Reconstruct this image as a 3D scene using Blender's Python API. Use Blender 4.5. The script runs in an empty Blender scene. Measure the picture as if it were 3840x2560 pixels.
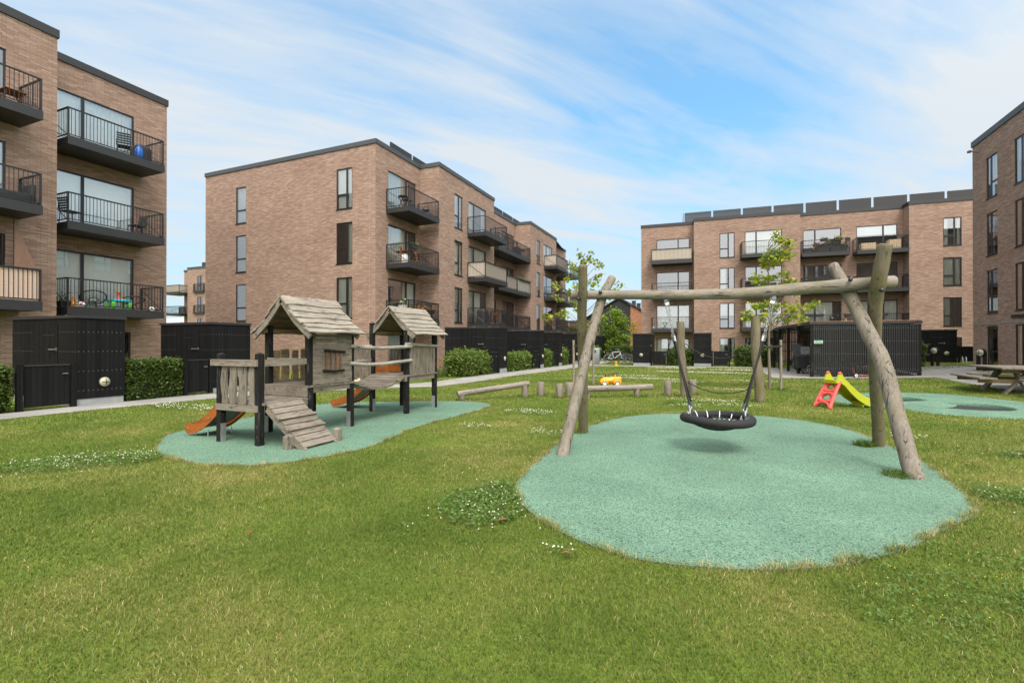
import bpy, bmesh, math, random
import numpy as np
from mathutils import Vector, Matrix
rnd = random.Random(7)
S = bpy.context.scene
COL = S.collection
R_ = math.radians
V = Vector

# ---------------------------------------------------------------- helpers
class MB:
    """collects shapes; build() links them as ONE mesh object"""
    def __init__(s): s.v = []; s.f = []; s.sm = []
    def add(s, vs, fs, smooth=False):
        b = len(s.v); s.v += [tuple(p) for p in vs]
        for f in fs: s.f.append(tuple(i + b for i in f)); s.sm.append(smooth)
        return s
    def box(s, x0, x1, y0, y1, z0, z1, M=None):
        vs = [V((x, y, z)) for z in (z0, z1) for x, y in ((x0, y0), (x1, y0), (x1, y1), (x0, y1))]
        if M is not None: vs = [M @ p for p in vs]
        return s.add(vs, [(3, 2, 1, 0), (4, 5, 6, 7), (0, 1, 5, 4), (1, 2, 6, 5), (2, 3, 7, 6), (3, 0, 4, 7)])
    def cb(s, c, d, rx=0, ry=0, rz=0):
        """box of size d centred on c, turned"""
        M = Matrix.Translation(c) @ Matrix.Rotation(rz, 4, 'Z') @ Matrix.Rotation(ry, 4, 'Y') @ Matrix.Rotation(rx, 4, 'X')
        return s.box(-d[0]/2, d[0]/2, -d[1]/2, d[1]/2, -d[2]/2, d[2]/2, M)
    def bbox(s, c, d, r=.02, rx=0, ry=0, rz=0, seg=2):
        bm = bmesh.new(); bmesh.ops.create_cube(bm, size=1)
        for v in bm.verts: v.co = V((v.co.x*d[0], v.co.y*d[1], v.co.z*d[2]))
        bmesh.ops.bevel(bm, geom=bm.edges[:], offset=r, segments=seg, affect='EDGES', profile=.5)
        M = Matrix.Translation(c) @ Matrix.Rotation(rz, 4, 'Z') @ Matrix.Rotation(ry, 4, 'Y') @ Matrix.Rotation(rx, 4, 'X')
        return s.bm(bm, M, True)
    def bm(s, bm, M=None, smooth=False):
        bm.verts.ensure_lookup_table(); bm.verts.index_update()
        s.add([(M @ v.co if M is not None else v.co.copy()) for v in bm.verts], [[v.index for v in f.verts] for f in bm.faces], smooth)
        bm.free(); return s
    def tube(s, pts, rad, n=8, cap=True, smooth=True, jit=0, closed=False):
        pts = [V(p) for p in pts]; m = len(pts)
        if not hasattr(rad, '__len__'): rad = [rad] * m
        vs = []; fs = []; up = None
        for i, p in enumerate(pts):
            if closed: t = (pts[(i+1) % m] - pts[i-1]).normalized()
            else: t = (pts[min(i+1, m-1)] - pts[max(i-1, 0)]).normalized()
            if up is None: up = V((0, 0, 1)) if abs(t.z) < .9 else V((1, 0, 0))
            a = t.cross(up).normalized(); up = a.cross(t).normalized()
            for k in range(n):
                w = 2*math.pi*k/n
                r = rad[i]*(1 + (rnd.uniform(-jit, jit) if jit else 0))
                vs.append(p + (a*math.cos(w) + up*math.sin(w))*r)
        for i in range(m if closed else m-1):
            j = (i+1) % m
            for k in range(n):
                fs.append((i*n+k, i*n+(k+1) % n, j*n+(k+1) % n, j*n+k))
        s.add(vs, fs, smooth)
        if cap and not closed:
            s.add(vs[:n], [tuple(range(n))]); s.add(vs[-n:], [tuple(range(n-1, -1, -1))])
        return s
    def bar(s, p, q, r, n=6): return s.tube([p, q], r, n, smooth=n > 6)
    def sbar(s, p, q, w, h, up=(0, 0, 1)):
        """square bar p->q, w wide, h high"""
        p, q = V(p), V(q); t = (q-p).normalized(); a = t.cross(V(up)).normalized(); b = a.cross(t)
        vs = [e + a*x*w/2 + b*y*h/2 for e in (p, q) for x, y in ((-1, -1), (1, -1), (1, 1), (-1, 1))]
        return s.add(vs, [(3, 2, 1, 0), (4, 5, 6, 7), (0, 1, 5, 4), (1, 2, 6, 5), (2, 3, 7, 6), (3, 0, 4, 7)])
    def torus(s, c, R, r, ax=(0, 0, 1), n=32, m=10, M=None, tw=0):
        q = V((0, 0, 1)).rotation_difference(V(ax)).to_matrix()
        vs = []; fs = []
        for i in range(n):
            a = 2*math.pi*i/n
            for k in range(m):
                b = 2*math.pi*k/m
                p = V(((R + r*math.cos(b))*math.cos(a), (R + r*math.cos(b))*math.sin(a), r*math.sin(b)))
                p = q @ p
                if M is not None: p = M @ p
                vs.append(p + V(c))
        for i in range(n):
            for k in range(m):
                j = (i+1) % n; l = (k+1) % m
                fs.append((i*m+k, j*m+k, j*m+l, i*m+l))
        return s.add(vs, fs, True)
    def lathe(s, c, prof, n=20, ax=(0, 0, 1), smooth=True):
        q = V((0, 0, 1)).rotation_difference(V(ax)).to_matrix(); c = V(c)
        vs = []; fs = []; m = len(prof)
        for r, z in prof:
            for k in range(n):
                a = 2*math.pi*k/n; vs.append(c + q @ V((r*math.cos(a), r*math.sin(a), z)))
        for i in range(m-1):
            for k in range(n):
                fs.append((i*n+k, i*n+(k+1) % n, (i+1)*n+(k+1) % n, (i+1)*n+k))
        fs.append(tuple(range(n-1, -1, -1))); fs.append(tuple((m-1)*n+k for k in range(n)))
        return s.add(vs, fs, smooth)
    def sphere(s, c, r, sq=(1, 1, 1), n=12):
        return s.lathe(c, [(max(1e-4, r*math.sin(math.pi*i/n)*sq[0]), -r*math.cos(math.pi*i/n)*sq[2]) for i in range(n+1)], n*2)
    def prism(s, poly, h0, h1, M=None):
        """poly in local xy, extruded from h0 to h1 in z, then M"""
        n = len(poly)
        vs = [V((x, y, h0)) for x, y in poly] + [V((x, y, h1)) for x, y in poly]
        if M is not None: vs = [M @ p for p in vs]
        return s.add(vs, [tuple(range(n-1, -1, -1)), tuple(range(n, 2*n))] + [(i, (i+1) % n, n+(i+1) % n, n+i) for i in range(n)])
    def quad(s, a, b, c, d): return s.add([a, b, c, d], [(0, 1, 2, 3)])
    def build(s, name, mat, parent=None, loc=None, bev=0):
        me = bpy.data.meshes.new(name); me.from_pydata(s.v, [], s.f)
        me.polygons.foreach_set('use_smooth', s.sm)
        if mat: me.materials.append(mat)
        me.update()
        o = bpy.data.objects.new(name, me); COL.objects.link(o)
        if loc is not None: o.location = loc
        if parent is not None:
            o.parent = parent
        if bev:
            b = o.modifiers.new('bevel', 'BEVEL'); b.width = bev; b.segments = 2; b.limit_method = 'ANGLE'
        return o

def tag(o, label, cat, group=None):
    o['label'] = label; o['category'] = cat
    if group: o['group'] = group
    return o
def thing(name, label, cat, loc=(0, 0, 0), rz=0, group=None):
    o = bpy.data.objects.new(name, None); COL.objects.link(o); o.empty_display_size = .2
    o.location = loc; o.rotation_euler = (0, 0, rz)
    return tag(o, label, cat, group)
def struct(o, kind='structure'): o['kind'] = kind; return o
def dup(root, loc, rz, label, group=None):
    r = root.copy(); COL.objects.link(r); r.location = loc; r.rotation_euler = (0, 0, rz); r['label'] = label
    if group: r['group'] = group
    def rec(a, b):
        for ch in list(a.children):
            c = ch.copy(); COL.objects.link(c); c.parent = b; rec(ch, c)
    rec(root, r); return r

def sstep(t): t = min(1, max(0, t)); return t*t*(3-2*t)
def th(x, y):
    """terrain height: the lawn lifts gently towards the right rear corner"""
    return .38*sstep((x-3)/9)*sstep((y-14)/16)

# ---------------------------------------------------------------- materials
class N:
    def __init__(s, name):
        s.m = bpy.data.materials.new(name); s.m.use_nodes = True; s.t = s.m.node_tree
        s.b = s.t.nodes['Principled BSDF']; s.out = s.t.nodes['Material Output']
    def n(s, typ, **k):
        o = s.t.nodes.new(typ)
        for a, v in k.items():
            if a.startswith('i_'):
                key = a[2:]; key = int(key) if key.isdigit() else key.replace('_', ' ')
                s.link(v, o.inputs[key])
            else: setattr(o, a, v)
        return o
    def link(s, v, sock):
        if isinstance(v, bpy.types.NodeSocket): s.t.links.new(v, sock)
        else:
            if hasattr(v, '__len__') and sock.type == 'RGBA' and len(v) == 3: v = (*v, 1)
            sock.default_value = v
    def math(s, op, a, b=0, c=None):
        o = s.n('ShaderNodeMath', operation=op); s.link(a, o.inputs[0]); s.link(b, o.inputs[1])
        if c is not None: s.link(c, o.inputs[2])
        return o.outputs[0]
    def coord(s, kind='Object'): return s.n('ShaderNodeTexCoord').outputs[kind]
    def sep(s, v): return s.n('ShaderNodeSeparateXYZ', i_0=v).outputs
    def comb(s, x=0, y=0, z=0): return s.n('ShaderNodeCombineXYZ', i_0=x, i_1=y, i_2=z).outputs[0]
    def mapv(s, v, sc=(1, 1, 1), loc=(0, 0, 0), rot=(0, 0, 0)):
        o = s.n('ShaderNodeMapping'); s.link(v, o.inputs[0]); o.inputs['Scale'].default_value = sc
        o.inputs['Location'].default_value = loc; o.inputs['Rotation'].default_value = rot; return o.outputs[0]
    def noise(s, v, sc=5, det=4, rough=.55, dist=0):
        o = s.n('ShaderNodeTexNoise'); s.link(v, o.inputs['Vector']); o.inputs['Scale'].default_value = sc
        o.inputs['Detail'].default_value = det; o.inputs['Roughness'].default_value = rough; o.inputs['Distortion'].default_value = dist
        return o.outputs['Fac']
    def ramp(s, f, *st, interp='LINEAR'):
        o = s.n('ShaderNodeValToRGB'); s.link(f, o.inputs[0]); e = o.color_ramp.elements; o.color_ramp.interpolation = interp
        while len(e) < len(st): e.new(.5)
        for el, (p, c) in zip(e, st):
            el.position = p; el.color = (*c, 1) if hasattr(c, '__len__') else (c, c, c, 1)
        return o.outputs[0]
    def mix(s, f, a, b, mode='MIX'):
        o = s.n('ShaderNodeMix', data_type='RGBA', blend_type=mode)
        s.link(f, o.inputs[0]); s.link(a, o.inputs[6]); s.link(b, o.inputs[7]); return o.outputs[2]
    def bump(s, h, st=.3, d=.01):
        o = s.n('ShaderNodeBump'); s.link(h, o.inputs['Height']); o.inputs['Strength'].default_value = st; o.inputs['Distance'].default_value = d
        s.t.links.new(o.outputs[0], s.b.inputs['Normal']); return o
    def set(s, col=None, rough=None, metal=None, spec=None):
        if col is not None: s.link(col, s.b.inputs['Base Color'])
        if rough is not None: s.link(rough, s.b.inputs['Roughness'])
        if metal is not None: s.link(metal, s.b.inputs['Metallic'])
        if spec is not None: s.link(spec, s.b.inputs['Specular IOR Level'])
        return s.m

def m_plain(name, col, rough=.5, metal=0, var=.12, sc=6, bump=0):
    n = N(name); c = n.coord(); f = n.noise(c, sc, 5)
    d = tuple(max(0, x*(1-var)) for x in col); l = tuple(min(1, x*(1+var)) for x in col)
    n.set(n.ramp(f, (.3, d), (.7, l)), rough, metal)
    if bump: n.bump(n.noise(c, sc*8, 4), bump, .004)
    return n.m

def m_brick(name, tint=(1, 1, 1)):
    n = N(name); c = n.coord(); no = n.coord('Normal'); x, y, z = n.sep(c); nx = n.sep(no)[0]
    isx = n.math('GREATER_THAN', n.math('ABSOLUTE', nx), .5)
    u = n.math('ADD', n.math('MULTIPLY', y, isx), n.math('MULTIPLY', x, n.math('SUBTRACT', 1, isx)))
    vec = n.comb(u, z, 0)
    def T(r, g, b): return tuple(p*q for p, q in zip((r, g, b), tint))
    br = n.n('ShaderNodeTexBrick', offset=.37, offset_frequency=2, squash=1)
    n.link(vec, br.inputs['Vector'])
    br.inputs['Color1'].default_value = (0, 0, 0, 1); br.inputs['Color2'].default_value = (1, 1, 1, 1); br.inputs['Mortar'].default_value = (.5, .5, .5, 1)
    br.inputs['Scale'].default_value = 1; br.inputs['Mortar Size'].default_value = .006; br.inputs['Mortar Smooth'].default_value = .3
    br.inputs['Bias'].default_value = 0; br.inputs['Brick Width'].default_value = .28; br.inputs['Row Height'].default_value = .056
    col = n.ramp(br.outputs['Color'], (0, T(.232, .151, .112)), (.3, T(.276, .183, .138)), (.55, T(.304, .206, .156)), (.8, T(.332, .229, .183)), (1, T(.375, .272, .212)))
    big = n.noise(n.comb(u, n.math('MULTIPLY', z, 2.2), 3), .35, 4, .6)
    col = n.mix(.6, col, n.ramp(big, (.3, (.40, .36, .34)), (.5, (.5, .48, .47)), (.72, (.60, .60, .58))), 'OVERLAY')
    st = n.noise(n.comb(n.math('MULTIPLY', u, 1.1), n.math('MULTIPLY', z, 11), 0), 1.3, 3, .6)
    col = n.mix(.25, col, n.ramp(st, (.32, .38), (.68, .62)), 'OVERLAY')
    col = n.mix(br.outputs['Fac'], col, T(.16, .112, .090))
    # pale movement joints are left to the geometry; faint pale bloom in patches
    bl = n.noise(n.comb(u, n.math('MULTIPLY', z, 4), 9), .8, 5, .7)
    col = n.mix(n.ramp(bl, (.62, 0), (.8, .35)), col, (.40, .33, .275))
    n.set(col, .85, spec=.3)
    h = n.math('SUBTRACT', n.math('MULTIPLY', br.outputs['Color'], .5), n.math('MULTIPLY', br.outputs['Fac'], 1.2))
    n.bump(h, .8, .012); return n.m

def m_wood(name, axis='X', dark=(.07, .058, .045), light=(.23, .20, .162), green=0, sc=1):
    """weathered timber, grain along axis (object space)"""
    n = N(name); c = n.coord()
    s = {'X': (.12, 1, 1), 'Y': (1, .12, 1), 'Z': (1, 1, .12)}[axis]
    v = n.mapv(c, s); g = n.noise(v, 55*sc, 6, .65, .6); k = n.noise(v, 9*sc, 4, .6, .4); b = n.noise(c, 2.2, 3)
    f = n.math('ADD', n.math('MULTIPLY', g, .55), n.math('MULTIPLY', k, .45))
    col = n.ramp(f, (.30, dark), (.46, tuple((p*.45+q*.55) for p, q in zip(dark, light))), (.66, light))
    col = n.mix(.5, col, n.ramp(b, (.3, (.38, .37, .35)), (.7, (.62, .61, .60))), 'OVERLAY')
    if green:
        gm = n.noise(n.mapv(c, (1, 1, .5)), 3.1, 5, .7)
        col = n.mix(n.math('MULTIPLY', n.ramp(gm, (.45, 0), (.68, 1)), green), col, (.115, .105, .030))
    kn = n.n('ShaderNodeTexVoronoi', feature='F1'); n.link(n.mapv(c, {'X': (1.2, 3, 3), 'Y': (3, 1.2, 3), 'Z': (3, 3, 1.2)}[axis]), kn.inputs['Vector']); kn.inputs['Scale'].default_value = 1.6
    col = n.mix(n.ramp(kn.outputs['Distance'], (.03, .55), (.10, 0)), col, tuple(p*.7 for p in dark))
    crack = n.ramp(n.noise(v, 30*sc, 3, .5, 1.2), (.33, 0), (.40, 1))
    col = n.mix(crack, (.06, .05, .042), col)
    n.set(col, .82, spec=.2); n.bump(n.math('ADD', f, n.math('MULTIPLY', crack, .5)), .8, .008); return n.m

def m_clad(name, dots=.5):
    """black stained vertical boards with grooves and rows of screw heads"""
    n = N(name); c = n.coord(); no = n.coord('Normal'); x, y, z = n.sep(c); nx = n.sep(no)[0]
    isx = n.math('GREATER_THAN', n.math('ABSOLUTE', nx), .5)
    u = n.math('ADD', n.math('MULTIPLY', y, isx), n.math('MULTIPLY', x, n.math('SUBTRACT', 1, isx)))
    fr = n.math('FRACT', n.math('DIVIDE', u, .098)); d = n.math('ABSOLUTE', n.math('SUBTRACT', fr, .5))
    gro = n.math('GREATER_THAN', d, .45)
    idn = n.n('ShaderNodeTexWhiteNoise', noise_dimensions='1D', i_W=n.math('FLOOR', n.math('DIVIDE', u, .098))).outputs['Value']
    g = n.noise(n.mapv(c, (1, 1, .06)), 40, 5, .6)
    col = n.ramp(n.math('ADD', n.math('MULTIPLY', g, .7), n.math('MULTIPLY', idn, .3)), (.25, (.0035, .0035, .0038)), (.75, (.0105, .0105, .0112)))
    col = n.mix(gro, col, (.002, .002, .002))
    zf = n.math('ABSOLUTE', n.math('SUBTRACT', n.math('FRACT', n.math('DIVIDE', n.math('SUBTRACT', z, .13), .47)), .5))
    row = n.math('LESS_THAN', zf, .018); dot = n.math('LESS_THAN', d, .10)
    sc = n.math('MULTIPLY', row, dot)
    col = n.mix(n.math('MULTIPLY', sc, dots), col, (.22, .22, .215))
    n.set(col, .6, spec=.16)
    n.bump(n.math('SUBTRACT', n.math('MULTIPLY', g, .25), gro), .6, .008); return n.m

def m_leaf(name, a, b, c, trans=.35):
    """leaf colour varies leaf by leaf"""
    n = N(name); g = n.n('ShaderNodeNewGeometry').outputs['Random Per Island']
    col = n.ramp(g, (0, a), (.55, b), (1, c)); n.set(col, .5, spec=.35)
    tr = n.n('ShaderNodeBsdfTranslucent'); n.link(n.mix(.5, col, (.25, .35, .04)), tr.inputs[0])
    mx = n.n('ShaderNodeMixShader'); mx.inputs[0].default_value = trans
    n.t.links.new(n.b.outputs[0], mx.inputs[1]); n.t.links.new(tr.outputs[0], mx.inputs[2]); n.t.links.new(mx.outputs[0], n.out.inputs[0])
    return n.m

def m_glass(name, refl=.2, tint=(.80, .86, .84)):
    n = N(name)
    t = n.n('ShaderNodeBsdfTransparent'); t.inputs[0].default_value = (*tint, 1)
    g = n.n('ShaderNodeBsdfGlossy'); g.inputs['Roughness'].default_value = .004; g.inputs['Color'].default_value = (.95, .97, 1, 1)
    w = n.noise(n.mapv(n.coord(), (1, 1, .6)), .8, 2)
    bp = n.n('ShaderNodeBump'); bp.inputs['Strength'].default_value = .03; bp.inputs['Distance'].default_value = .08; n.link(w, bp.inputs['Height'])
    n.t.links.new(bp.outputs[0], g.inputs['Normal'])
    fr = n.n('ShaderNodeFresnel'); fr.inputs[0].default_value = 1.52
    f = n.math('MINIMUM', n.math('ADD', n.math('MULTIPLY', fr.outputs[0], 1.3), refl), 1)
    mx = n.n('ShaderNodeMixShader'); n.link(f, mx.inputs[0])
    n.t.links.new(t.outputs[0], mx.inputs[1]); n.t.links.new(g.outputs[0], mx.inputs[2]); n.t.links.new(mx.outputs[0], n.out.inputs[0])
    return n.m

M = {}
M['brick'] = m_brick('brick_tan')
M['brick_orange'] = m_brick('brick_orange', (1.45, 1.0, .72))
M['frame'] = m_plain('window_frame_black', (.007, .007, .0075), .4)
M['steel_dark'] = m_plain('balcony_steel', (.009, .009, .010), .45)
M['steel_slab'] = m_plain('balcony_slab_paint', (.016, .016, .0175), .5)
M['zinc'] = m_plain('zinc_coping', (.05, .055, .06), .5, .2)
M['coping_dark'] = m_plain('dark_coping', (.018, .018, .020), .55)
M['glass'] = m_glass('window_glass', .21, (.92, .96, .94))
M['curtain'] = m_plain('curtain_cloth', (.80, .80, .74), .9, var=.06)
M['blind'] = m_plain('roller_blind', (.85, .86, .85), .9, var=.03)
M['room'] = m_plain('room_plaster', (.20, .19, .175), .9)
M['clad'] = m_clad('black_cladding'); M['clad_plain'] = m_clad('black_boards', 0)
M['black_wood'] = m_wood('black_stained_post', 'Z', (.003, .003, .003), (.013, .0125, .012))
M['concrete'] = m_plain('concrete_base', (.25, .26, .26), .85, bump=.3)
M['wood_x'] = m_wood('grey_timber_x', 'X'); M['wood_y'] = m_wood('grey_timber_y', 'Y'); M['wood_z'] = m_wood('grey_timber_z', 'Z')
M['roof_wood'] = m_wood('bleached_roof_board', 'Y', (.115, .098, .078), (.30, .27, .222))
M['under_wood'] = m_wood('brown_timber', 'Y', (.10, .075, .04), (.27, .205, .115))
M['log_z'] = m_wood('log_upright', 'Z', (.06, .05, .039), (.24, .21, .175), .3, .7)
M['log_g'] = m_wood('log_algae', 'Z', (.055, .046, .03), (.19, .162, .11), .8, .8)
M['log_x'] = m_wood('log_beam', 'X', (.06, .051, .04), (.245, .216, .18), .45, .7)
M['log_xc'] = m_wood('log_bench', 'X', (.085, .072, .06), (.28, .245, .212), .15, .6)
M['log_y'] = m_wood('log_rail', 'Y', (.12, .107, .09), (.35, .325, .28), .1, .6)
M['screw'] = m_plain('galvanised', (.45, .46, .47), .4, .8)
M['silver'] = m_plain('silver_steel', (.34, .34, .35), .38, .85, var=.15, sc=40)
M['ply_orange'] = m_wood('orange_plywood', 'X', (.17, .046, .008), (.29, .088, .014))
M['slide_steel'] = m_plain('slide_steel', (.30, .32, .31), .35, .7)
M['rope'] = m_plain('black_rope', (.010, .010, .011), .8, var=.3, sc=90, bump=.6)
M['black_rubber'] = m_plain('black_rubber', (.012, .012, .012), .7, var=.2, sc=30)
M['black_cloth'] = m_plain('black_cover', (.016, .016, .017), .7, var=.3, sc=8, bump=.3)
M['black_metal'] = m_plain('black_metal', (.014, .014, .015), .4)
M['rung'] = m_wood('brown_rung', 'Z', (.07, .032, .016), (.165, .085, .045))
M['red_wood'] = m_wood('reddish_teak', 'X', (.12, .045, .018), (.30, .13, .055))
M['lamp'] = m_plain('lamp_globe', (.37, .345, .235), .3, var=.04)
M['bark'] = m_plain('young_bark', (.13, .105, .075), .85, var=.35, sc=30, bump=.5)
M['stake'] = m_wood('tree_stake', 'Z', (.10, .085, .065), (.28, .245, .195), .2)
M['twig'] = m_plain('hedge_twigs', (.035, .034, .014), .9, var=.4, sc=20)
M['leaf_hedge'] = m_leaf('hedge_leaf', (.030, .055, .012), (.055, .095, .018), (.13, .17, .035))
M['leaf_hedge2'] = m_leaf('light_hedge_leaf', (.05, .095, .016), (.095, .155, .026), (.20, .25, .05), .35)
M['leaf_young'] = m_leaf('linden_leaf', (.13, .20, .016), (.24, .30, .025), (.52, .46, .04), .5)
M['leaf_ash'] = m_leaf('ash_leaf', (.085, .165, .018), (.17, .275, .032), (.28, .37, .05), .5)
M['leaf_yellow'] = m_leaf('yellow_leaf', (.20, .20, .02), (.30, .27, .03), (.42, .36, .05), .4)
M['leaf_red'] = m_leaf('dry_red_leaf', (.10, .045, .02), (.20, .085, .035), (.28, .15, .06), .3)
M['plant'] = m_leaf('balcony_plant_leaf', (.04, .09, .015), (.08, .15, .02), (.20, .24, .04), .3)
M['white'] = m_plain('white_plastic', (.72, .72, .70), .4, var=.04)
M['orange_fl'] = m_plain('orange_flower', (.80, .20, .02), .6)
M['red'] = m_plain('red_plastic', (.68, .085, .07), .35, var=.04)
M['lime'] = m_plain('lime_plastic', (.34, .365, .014), .38, var=.05)
M['yellow'] = m_plain('orange_yellow_paint', (.78, .285, .012), .3, var=.04)
M['cyan'] = m_plain('cyan_plastic', (.02, .42, .50), .4)
M['green_pl'] = m_plain('green_plastic', (.10, .50, .03), .4)
M['blue'] = m_plain('blue_foil', (.01, .13, .55), .35, var=.4, sc=14)
M['cardboard'] = m_plain('wicker_box', (.45, .34, .21), .8)
M['sign_green'] = m_plain('sign_green', (.01, .28, .10), .45, var=.02)
M['brown_cloth'] = m_plain('brown_sail', (.25, .145, .10), .85, var=.08)
M['grey_metal'] = m_plain('grey_metal', (.19, .205, .22), .45, .5)
M['sedum'] = m_plain('sedum_roof', (.17, .085, .045), .95, var=.5, sc=12, bump=.8)
M['roof_black'] = m_plain('black_roofing', (.03, .03, .033), .7, var=.2)
M['grey_roof'] = m_plain('pale_grey_roof', (.32, .34, .37), .6)
M['hood'] = m_plain('grey_hood_cloth', (.045, .048, .058), .6, var=.3); M['win_pl'] = m_plain('clear_plastic', (.22, .23, .24), .2, var=.5, sc=9)
M['black_net'] = m_plain('black_net', (.012, .012, .012), .8)

def m_stripe(name, a, b, per=.11, w=.42, axis=None):
    n = N(name); c = n.coord(); x, y, z = n.sep(c); nx = n.sep(n.coord('Normal'))[0]
    isx = n.math('GREATER_THAN', n.math('ABSOLUTE', nx), .5)
    u = n.math('ADD', n.math('MULTIPLY', y, isx), n.math('MULTIPLY', x, n.math('SUBTRACT', 1, isx)))
    f = n.math('GREATER_THAN', n.math('FRACT', n.math('DIVIDE', u, per)), w)
    w2 = n.noise(n.comb(u, n.math('MULTIPLY', z, 3), 0), 6, 4)
    n.set(n.mix(.25, n.mix(f, a, b), n.ramp(w2, (.3, .35), (.7, .65)), 'OVERLAY'), .85); return n.m
M['screen_cloth'] = m_stripe('screen_cloth', (.42, .36, .29), (.47, .41, .335))
M['screen_pink'] = m_stripe('screen_pink_cloth', (.50, .36, .28), (.54, .40, .31))
M['screen_stripe'] = m_stripe('screen_striped_cloth', (.62, .60, .50), (.40, .38, .33), .42, .5)

def m_siding():
    n = N('black_horizontal_siding'); z = n.sep(n.coord())[2]
    f = n.math('FRACT', n.math('DIVIDE', z, .17)); g = n.math('LESS_THAN', f, .12)
    n.set(n.mix(g, (.022, .023, .026), (.004, .004, .004)), .6); n.bump(f, .7, .02); return n.m
M['siding'] = m_siding()

def m_tile():
    n = N('concrete_paving'); c = n.coord(); x, y, z = n.sep(c)
    br = n.n('ShaderNodeTexBrick', offset=.5); n.link(n.mapv(c, (1, 1, 1)), br.inputs['Vector'])
    for k, v in (('Scale', 1), ('Mortar Size', .006), ('Brick Width', .5), ('Row Height', .5), ('Bias', 0)): br.inputs[k].default_value = v
    br.inputs['Color1'].default_value = (.20, .19, .172, 1); br.inputs['Color2'].default_value = (.265, .25, .228, 1); br.inputs['Mortar'].default_value = (.12, .115, .10, 1)
    f = n.noise(c, 1.1, 6, .65)
    n.set(n.mix(.5, br.outputs['Color'], n.ramp(f, (.3, .36), (.7, .64)), 'OVERLAY'), .9); n.bump(n.noise(c, 60, 3), .2, .004); return n.m
M['paving'] = m_tile()
M['sand'] = m_plain('sand_gravel', (.46, .36, .25), .95, var=.2, sc=20, bump=.5)

def m_rubber():
    """mint rubber granules with dark flecks"""
    n = N('mint_rubber'); c = n.coord()
    v = n.n('ShaderNodeTexVoronoi', feature='F1'); n.link(c, v.inputs['Vector']); v.inputs['Scale'].default_value = 105
    idv = n.sep(v.outputs['Color'])[0]
    s2 = n.noise(c, 70, 3, .6)
    dark = n.math('MULTIPLY', n.ramp(idv, (.66, 0), (.72, 1)), n.ramp(s2, (.40, .25), (.55, 1)))
    col = n.ramp(idv, (0, (.090, .165, .108)), (.4, (.122, .212, .142)), (.66, (.158, .26, .18)))
    col = n.mix(dark, col, (.018, .05, .04))
    big = n.noise(c, .9, 5, .6); col = n.mix(.7, col, n.ramp(big, (.32, .38), (.68, .60)), 'OVERLAY')
    sc_ = n.noise(n.mapv(c, (1, 2.6, 1), (0, 0, 0), (0, 0, .5)), 1.7, 7, .7, .8); col = n.mix(n.ramp(sc_, (.54, 0), (.74, .42)), col, (.085, .135, .10))
    st = n.ramp(n.noise(c, 3.2, 5, .7), (.66, 0), (.78, .5)); col = n.mix(st, col, (.10, .20, .15))
    n.set(col, .85, spec=.25); n.bump(n.math('ADD', v.outputs['Distance'], s2), .5, .006); return n.m
M['rubber'] = m_rubber()

def m_ground():
    n = N('lawn_ground'); c = n.coord()
    a = n.noise(c, .45, 5, .6); b = n.noise(c, 4, 6, .7); d = n.noise(c, 55, 4, .7)
    col = n.ramp(a, (.30, (.085, .135, .020)), (.5, (.12, .165, .026)), (.70, (.18, .18, .045)))
    col = n.mix(.6, col, n.ramp(b, (.3, (.34, .36, .33)), (.7, (.66, .62, .60))), 'OVERLAY')
    col = n.mix(.7, col, n.ramp(d, (.3, .25), (.7, .75)), 'OVERLAY')
    n.set(col, .95, spec=.1); n.bump(n.math('ADD', d, b), .9, .03); return n.m
M['ground'] = m_ground()

def m_grass():
    n = N('grass_blade'); at = n.n('ShaderNodeAttribute', attribute_name='hue').outputs['Fac']
    c = n.coord(); big = n.noise(c, .45, 5, .6); med = n.noise(c, 2.3, 4, .65)
    f = n.math('ADD', at, n.math('ADD', n.math('MULTIPLY', n.math('SUBTRACT', big, .5), 1.45), n.math('MULTIPLY', n.math('SUBTRACT', med, .5), .8)))
    col = n.ramp(f, (.05, (.066, .112, .014)), (.42, (.118, .168, .025)), (.68, (.185, .20, .045)), (.86, (.33, .28, .10)), (1, (.46, .375, .19)))
    n.set(col, .6, spec=.25)
    tr = n.n('ShaderNodeBsdfTranslucent'); n.link(col, tr.inputs[0])
    mx = n.n('ShaderNodeMixShader'); mx.inputs[0].default_value = .3
    n.t.links.new(n.b.outputs[0], mx.inputs[1]); n.t.links.new(tr.outputs[0], mx.inputs[2]); n.t.links.new(mx.outputs[0], n.out.inputs[0]); return n.m
M['grass'] = m_grass()
M['clover'] = m_leaf('clover_leaf', (.05, .105, .016), (.075, .14, .022), (.105, .175, .034), .25)
M['clover_fl'] = m_plain('clover_flower', (.52, .48, .38), .8, var=.15, sc=60)
M['yellow_fl'] = m_plain('trefoil_flower', (.62, .46, .02), .8)
# ---------------------------------------------------------------- settings
SKY_ROT = -50; SKY_OFF = (.3, .2, 0); SKY_OFF2 = (1.7, .4, 0)
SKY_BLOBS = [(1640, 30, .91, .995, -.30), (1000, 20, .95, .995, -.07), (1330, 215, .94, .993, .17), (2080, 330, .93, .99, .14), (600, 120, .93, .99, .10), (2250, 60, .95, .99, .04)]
SKY_R = (.60, 1.04, .20)
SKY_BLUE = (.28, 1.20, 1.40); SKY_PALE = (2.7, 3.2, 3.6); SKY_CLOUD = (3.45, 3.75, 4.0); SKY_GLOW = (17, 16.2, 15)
SUN_E = 1.5; SUN_ANG = 22; EXPO = 1.14
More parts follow.
